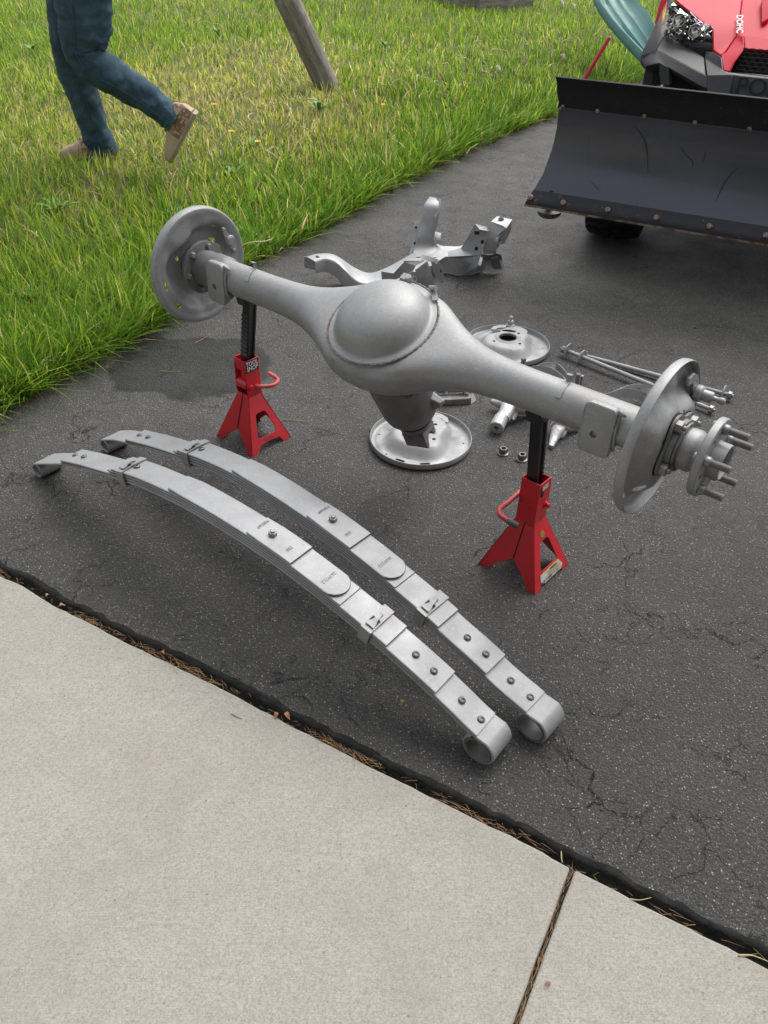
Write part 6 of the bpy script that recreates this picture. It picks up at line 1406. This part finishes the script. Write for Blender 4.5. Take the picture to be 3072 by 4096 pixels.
# ------------------------------------------------------------------ weeds, flowers and dry stems
M['leaf_green'] = material('broad_leaf', (.12, .27, .04), .5, mott=[(12, (.17, .34, .06), .4, .7, 3)]); M['stem_straw'] = material('dry_stem', (.52, .45, .22), .7, mott=[(20, (.42, .44, .16), .45, .65, 3)])
M['yellow_petal'] = material('yellow_petals', (.80, .58, .02), .6); M['fluff'] = material('white_fluff', (.75, .75, .70), .9); M['dead_leaf'] = material('dead_leaf', (.30, .15, .075), .8, mott=[(40, (.42, .27, .15), .4, .7, 4)])
def lawn_at(px, py, lift=0.0):
    z_ = .25
    for _ in range(5): p = at(px, py, z_); z_ = gz(p.x, p.y) + lift
    return at(px, py, z_)
k12 = 3072 / 1659
def broad(px, py, n, L_, seed, label):
    rnd = random.Random(seed); p = lawn_at(px * k12, py * k12); t = thing('broadleaf_weed', label, 'weed', tuple(p), 'broad-leaved weeds in the lawn')
    for i in range(n):
        az_ = 2 * math.pi * i / n + rnd.uniform(-.3, .3); L2 = L_ * rnd.uniform(.7, 1.15); el = rnd.uniform(.8, 1.35); R = []; h_ = V(math.cos(az_), math.sin(az_), 0); s_ = V(-h_.y, h_.x, 0)
        for k in range(8):
            u = k / 7; w_ = L_ * .11 * max(0, math.sin(math.pi * min(1, u * .95 + .06))) ** .8 * (1 + .2 * mnoise.noise(V(u * 6, i, seed))); c_ = p + h_ * (L2 * u * math.cos(el * (1 - u * .5))) + V(0, 0, L2 * (math.sin(el) * u - .35 * u * u) + .02)
            R.append([c_ - s_ * w_ + V(0, 0, w_ * .3), c_, c_ + s_ * w_ + V(0, 0, w_ * .3), c_ + V(0, 0, -.0015)])
        obj('leaf', MB().loft(R), M['leaf_green'], t, smooth=60)
for a in ((72, 118, 6, 0.104, 1, 'dark broadleaf weed in the lawn at the left edge of the picture, beside the jeans'), (390, 490, 8, 0.136, 2, 'large broadleaf weed in the grass left of the upper brake plate'), (60, 665, 7, 0.112, 3, 'broadleaf weed low in the tall grass at the left edge'), (690, 250, 7, 0.128, 4, 'broadleaf weed in grass right below the leaning post foot'), (545, 330, 6, 0.096, 5, 'small broadleaf weed in grass between the shoes and the driveway'),
          (470, 80, 6, 0.112, 6, 'upright broadleaf weed in the yellow grass left of the leaning post'), (890, 215, 7, 0.104, 7, 'broadleaf weed clump near curly dry stems in the middle of the lawn'), (130, 470, 7, 0.120, 8, 'broadleaf weed in the green grass left of the upper brake plate, below the shoes'), (830, 110, 6, 0.120, 9, 'tall broadleaf weed in the far lawn below the timber platform'), (505, 395, 8, 0.120, 10, 'low broadleaf weed directly above the top rim of the left brake plate')): broad(*a)
rnd = random.Random(3)
def stem_label(px, py):
    w_ = ('near the teal slide at the far right of the lawn' if px > 1130 else 'in the tangle between the leaning post and the plow blade' if px > 870 else 'just right of the leaning post foot' if px > 740 else 'around the foot of the leaning post, below it' if py > 180 and px > 600 else 'beside the leaning post' if px > 600 else 'between the raised shoe and the driveway edge' if py > 250 and px > 450 else 'in the short yellow grass behind the walking person' if px > 400 else 'in the tall grass at the left')
    return 'curly pale dry stem ' + w_
CL = [(1000, 205), (960, 215), (1030, 230), (905, 190), (880, 215), (1060, 150), (980, 120), (1100, 165), (1130, 130), (1180, 75), (1210, 110), (720, 105), (690, 130), (560, 265), (640, 290), (620, 275), (700, 225), (330, 60), (50, 500), (480, 60), (530, 60), (1140, 195), (1020, 100), (1165, 60), (1215, 130), (1185, 160), (940, 140), (860, 60), (1150, 30), (650, 105), (590, 330), (520, 540), (560, 560), (1060, 110), (1085, 125), (1110, 95), (1040, 165), (925, 232), (845, 180), (770, 215)]
for i, (px, py) in enumerate(CL):
    p = lawn_at(px * k12, py * k12, .06); L_ = rnd.uniform(.12, .30); az_ = rnd.uniform(0, 6.28); cv = rnd.choice((-1, 1)) * rnd.uniform(6, 16); P_ = [p - V(0, 0, .03)]; h_ = az_; el = rnd.uniform(.3, 1.1)
    for k in range(14):
        h_ += cv * L_ / 14 * rnd.uniform(.4, 1.6); el += rnd.uniform(-.5, .12); P_.append(P_[-1] + V(math.cos(h_) * math.cos(el), math.sin(h_) * math.cos(el), math.sin(el)) * (L_ / 12))
        P_[-1].z = max(P_[-1].z, gz(P_[-1].x, P_[-1].y) + .065)
    obj('dry_stem', MB().tube(P_, [.0044] * 8 + [.0038] * 4 + [.0026] * 3, 5), M['stem_straw'], None, smooth=60, label=stem_label(px, py), cat='dry stem', group='curly dry stems in the lawn')
def flower(px, py, kind, label):
    p = lawn_at(px * k12, py * k12, .09); g_ = V(p.x, p.y, gz(p.x, p.y)); t = thing('dandelion', label, 'dandelion', tuple(g_), 'dandelions in the lawn')
    obj('stem', MB().tube([g_, g_.lerp(p, .5) + V(.006, 0, 0), p], .002, 5), M['leaf_green'], t, smooth=50); mb = MB()
    if kind == 'y':
        for k in range(16): a = 2 * math.pi * k / 16; e_ = V(math.cos(a), math.sin(a), .25 + .3 * (k % 2)); s_ = V(-math.sin(a), math.cos(a), 0) * .004; mb.add([p - s_, p + s_, p + e_ * .019 + s_, p + e_ * .019 - s_], [(0, 1, 2, 3)])
        obj('flower_head', mb, M['yellow_petal'], t, smooth=0, fix=False)
    else:
        for k in range(150):
            a = k * 2.39996; z_ = 1 - 2 * (k + .5) / 150; r_ = math.sqrt(1 - z_ * z_); e_ = V(r_ * math.cos(a), r_ * math.sin(a), z_) * (.022 + .004 * rnd.random()); s_ = V(-math.sin(a), math.cos(a), .3) * .0035; mb.add([p + e_ * .3, p + e_ - s_, p + e_ + s_], [(0, 1, 2)])
        obj('seed_head', mb, M['fluff'], t, smooth=0, fix=False)
for px, py, k_, l_ in ((463, 228, 'y', 'yellow dandelion in the lawn just right of the raised shoe'), (500, 286, 'y', 'yellow dandelion below the raised shoe, left of two close together'), (557, 308, 'y', 'yellow dandelion nearer the driveway, right of two close together'), (828, 228, 'y', 'yellow dandelion among tangled dry stems in the far lawn'), (715, 95, 'y', 'yellow dandelion beside the leaning post'),
                       (1213, 5, 'w', 'white dandelion clock leftmost near the slide'), (1238, 12, 'w', 'white dandelion clock in the middle of three near the slide'), (1287, 20, 'w', 'white dandelion clock nearest the teal slide'), (1075, 148, 'w', 'white dandelion clock above tangled dry stems, left of the plow'), (1215, 122, 'w', 'white dandelion clock beside the red marker stick')): flower(px, py, k_, l_)
# fallen leaves and clippings on the driveway and slab edge
def leafbit(px, py, r, label, mat=None, z=.002):
    p = at(px, py, z); mb = MB(); R = []; a0 = rnd.uniform(0, 6.28); h_ = V(math.cos(a0), math.sin(a0), 0); s_ = V(-h_.y, h_.x, 0)
    for k in range(6):
        u = k / 5; w_ = r * .55 * math.sin(math.pi * min(1, u + .08)); c_ = p + h_ * (r * 2 * (u - .5)) + V(0, 0, .004 + .005 * math.sin(u * 5)); R.append([c_ - s_ * w_ + V(0, 0, w_ * .5), c_, c_ + s_ * w_ + V(0, 0, w_ * .4), c_ - V(0, 0, .0006)])
    return obj('dead_leaf', mb.loft(R), mat or M['dead_leaf'], None, smooth=60, label=label, cat='dead leaf', group='dead leaf scraps on the ground')
for px, py, r, l_ in ((1105, 2868, .009, 'orange dead leaf in the needle-filled gap nearest the spring ends'), (1150, 2868, .010, 'pinkish dead leaf scrap at the right end of the litter in the gap'), (195, 2385, .008, 'pale dead leaf at the far left of the slab gap'), (252, 2425, .008, 'curled dead leaf in the slab gap near the left picture edge'), (650, 2612, .008, 'small pinkish leaf scrap halfway along the slab gap'), (1130, 1003, .013, 'orange dead leaf at the grass edge beside the left brake plate'),
                      (1608, 2815, .007, 'rusty leaf scrap on the asphalt left of the spring eyes'), (2245, 2818, .006, 'tiny brown leaf scrap right of the spring eyes'), (560, 2472, .005, 'tan leaf crumb on the asphalt near the slab'), (880, 2530, .004, 'pale crumb of leaf on the asphalt near the slab'), (2190, 3935, .006, 'pale ring-shaped scrap on the smaller concrete slab'), (280, 1752, .006, 'tiny orange leaf near the left picture edge on the asphalt')): leafbit(px, py, r, l_)
def clip_(pts, label, r=.0016, mat='leaf_green'):
    P_ = crom([at(x_, y_, .004) for x_, y_ in pts], 4); obj('grass_clipping', MB().tube(P_, [r * (1 - .6 * i / len(P_)) for i in range(len(P_))], 5), M[mat], None, smooth=50, label=label, cat='clipping', group='loose blades and twigs on the ground')
clip_([(640, 1484), (680, 1486), (724, 1485)], 'green grass clipping lying on the damp stain by the left stand'); clip_([(1128, 1677), (1180, 1681), (1240, 1687)], 'long green grass clipping on the asphalt right of the left stand')
clip_([(780, 1372), (830, 1345), (880, 1315)], 'thin twig on the asphalt below the left brake plate', .0012, 'dead_leaf'); clip_([(1240, 2715), (1215, 2745), (1175, 2768)], 'thin curved twig on asphalt beside the near spring', .0014, 'plastic'); clip_([(1380, 960), (1420, 964), (1460, 970)], 'pale thin straw on asphalt left of the cross member', .0010, 'stem_straw')
clip_([(2955, 3820), (3010, 3822), (3072, 3845)], 'green grass blade across the slab gap at the right picture edge', .0016, 'stem_straw'); clip_([(2245, 3390), (2246, 3430), (2250, 3450)], 'short straw sticking out of the gap above the slab joint', .0014, 'stem_straw'); clip_([(2520, 3595), (2560, 3600), (2605, 3590)], 'thin green straw lying on the slab lip right of the joint', .0011, 'stem_straw')
clip_([(925, 2855), (950, 2868), (970, 2876)], 'tiny dark twig on the larger concrete slab', .0010, 'plastic')

# ------------------------------------------------------------------ unseen building front added behind the camera to block sky light (slab is its apron)
M['unseen_siding'] = material('unseen_tan_siding', (.30, .26, .21), .8); M['unseen_roof'] = material('unseen_shingles', (.05, .05, .05), .9)
ga = thing('unseen_garage', 'unseen building front with open door, added behind the camera to block sky light', 'unseen_garage', (.2, -1.4, 0))
mb = MB(); mb.box((-3.4, -1.5, 1.6), (1.6, 0, 0), (0, .1, 0), (0, 0, 1.6)); obj('wall', mb, M['unseen_siding'], ga, smooth=0)  # wall of the added unseen building
mb = MB(); mb.box((3.8, -1.5, 1.6), (1.6, 0, 0), (0, .1, 0), (0, 0, 1.6)); obj('wall', mb, M['unseen_siding'], ga, smooth=0)  # wall of the added unseen building
mb = MB(); mb.box((.2, -1.5, 2.75), (2.0, 0, 0), (0, .1, 0), (0, 0, .45)); obj('unseen_lintel_wall', mb, M['unseen_siding'], ga, smooth=0)
mb = MB(); mb.box((.2, -8, 1.6), (5.2, 0, 0), (0, .1, 0), (0, 0, 1.6)); mb.box((-5.1, -5, 1.6), (.1, 0, 0), (0, 3.1, 0), (0, 0, 1.6)); mb.box((5.5, -5, 1.6), (.1, 0, 0), (0, 3.1, 0), (0, 0, 1.6)); obj('wall', mb, M['unseen_siding'], ga, smooth=0)  # back and side walls of the added unseen building
mb = MB(); mb.hexa([V(-5.6, -1.0, 3.1), V(6, -1.0, 3.1), V(6, -5, 5.0), V(-5.6, -5, 5.0), V(-5.6, -1.0, 3.22), V(6, -1.0, 3.22), V(6, -5, 5.12), V(-5.6, -5, 5.12)]); mb.hexa([V(-5.6, -5, 5.0), V(6, -5, 5.0), V(6, -8.5, 3.1), V(-5.6, -8.5, 3.1), V(-5.6, -5, 5.12), V(6, -5, 5.12), V(6, -8.5, 3.22), V(-5.6, -8.5, 3.22)]); obj('unseen_roof', mb, M['unseen_roof'], ga, smooth=0)
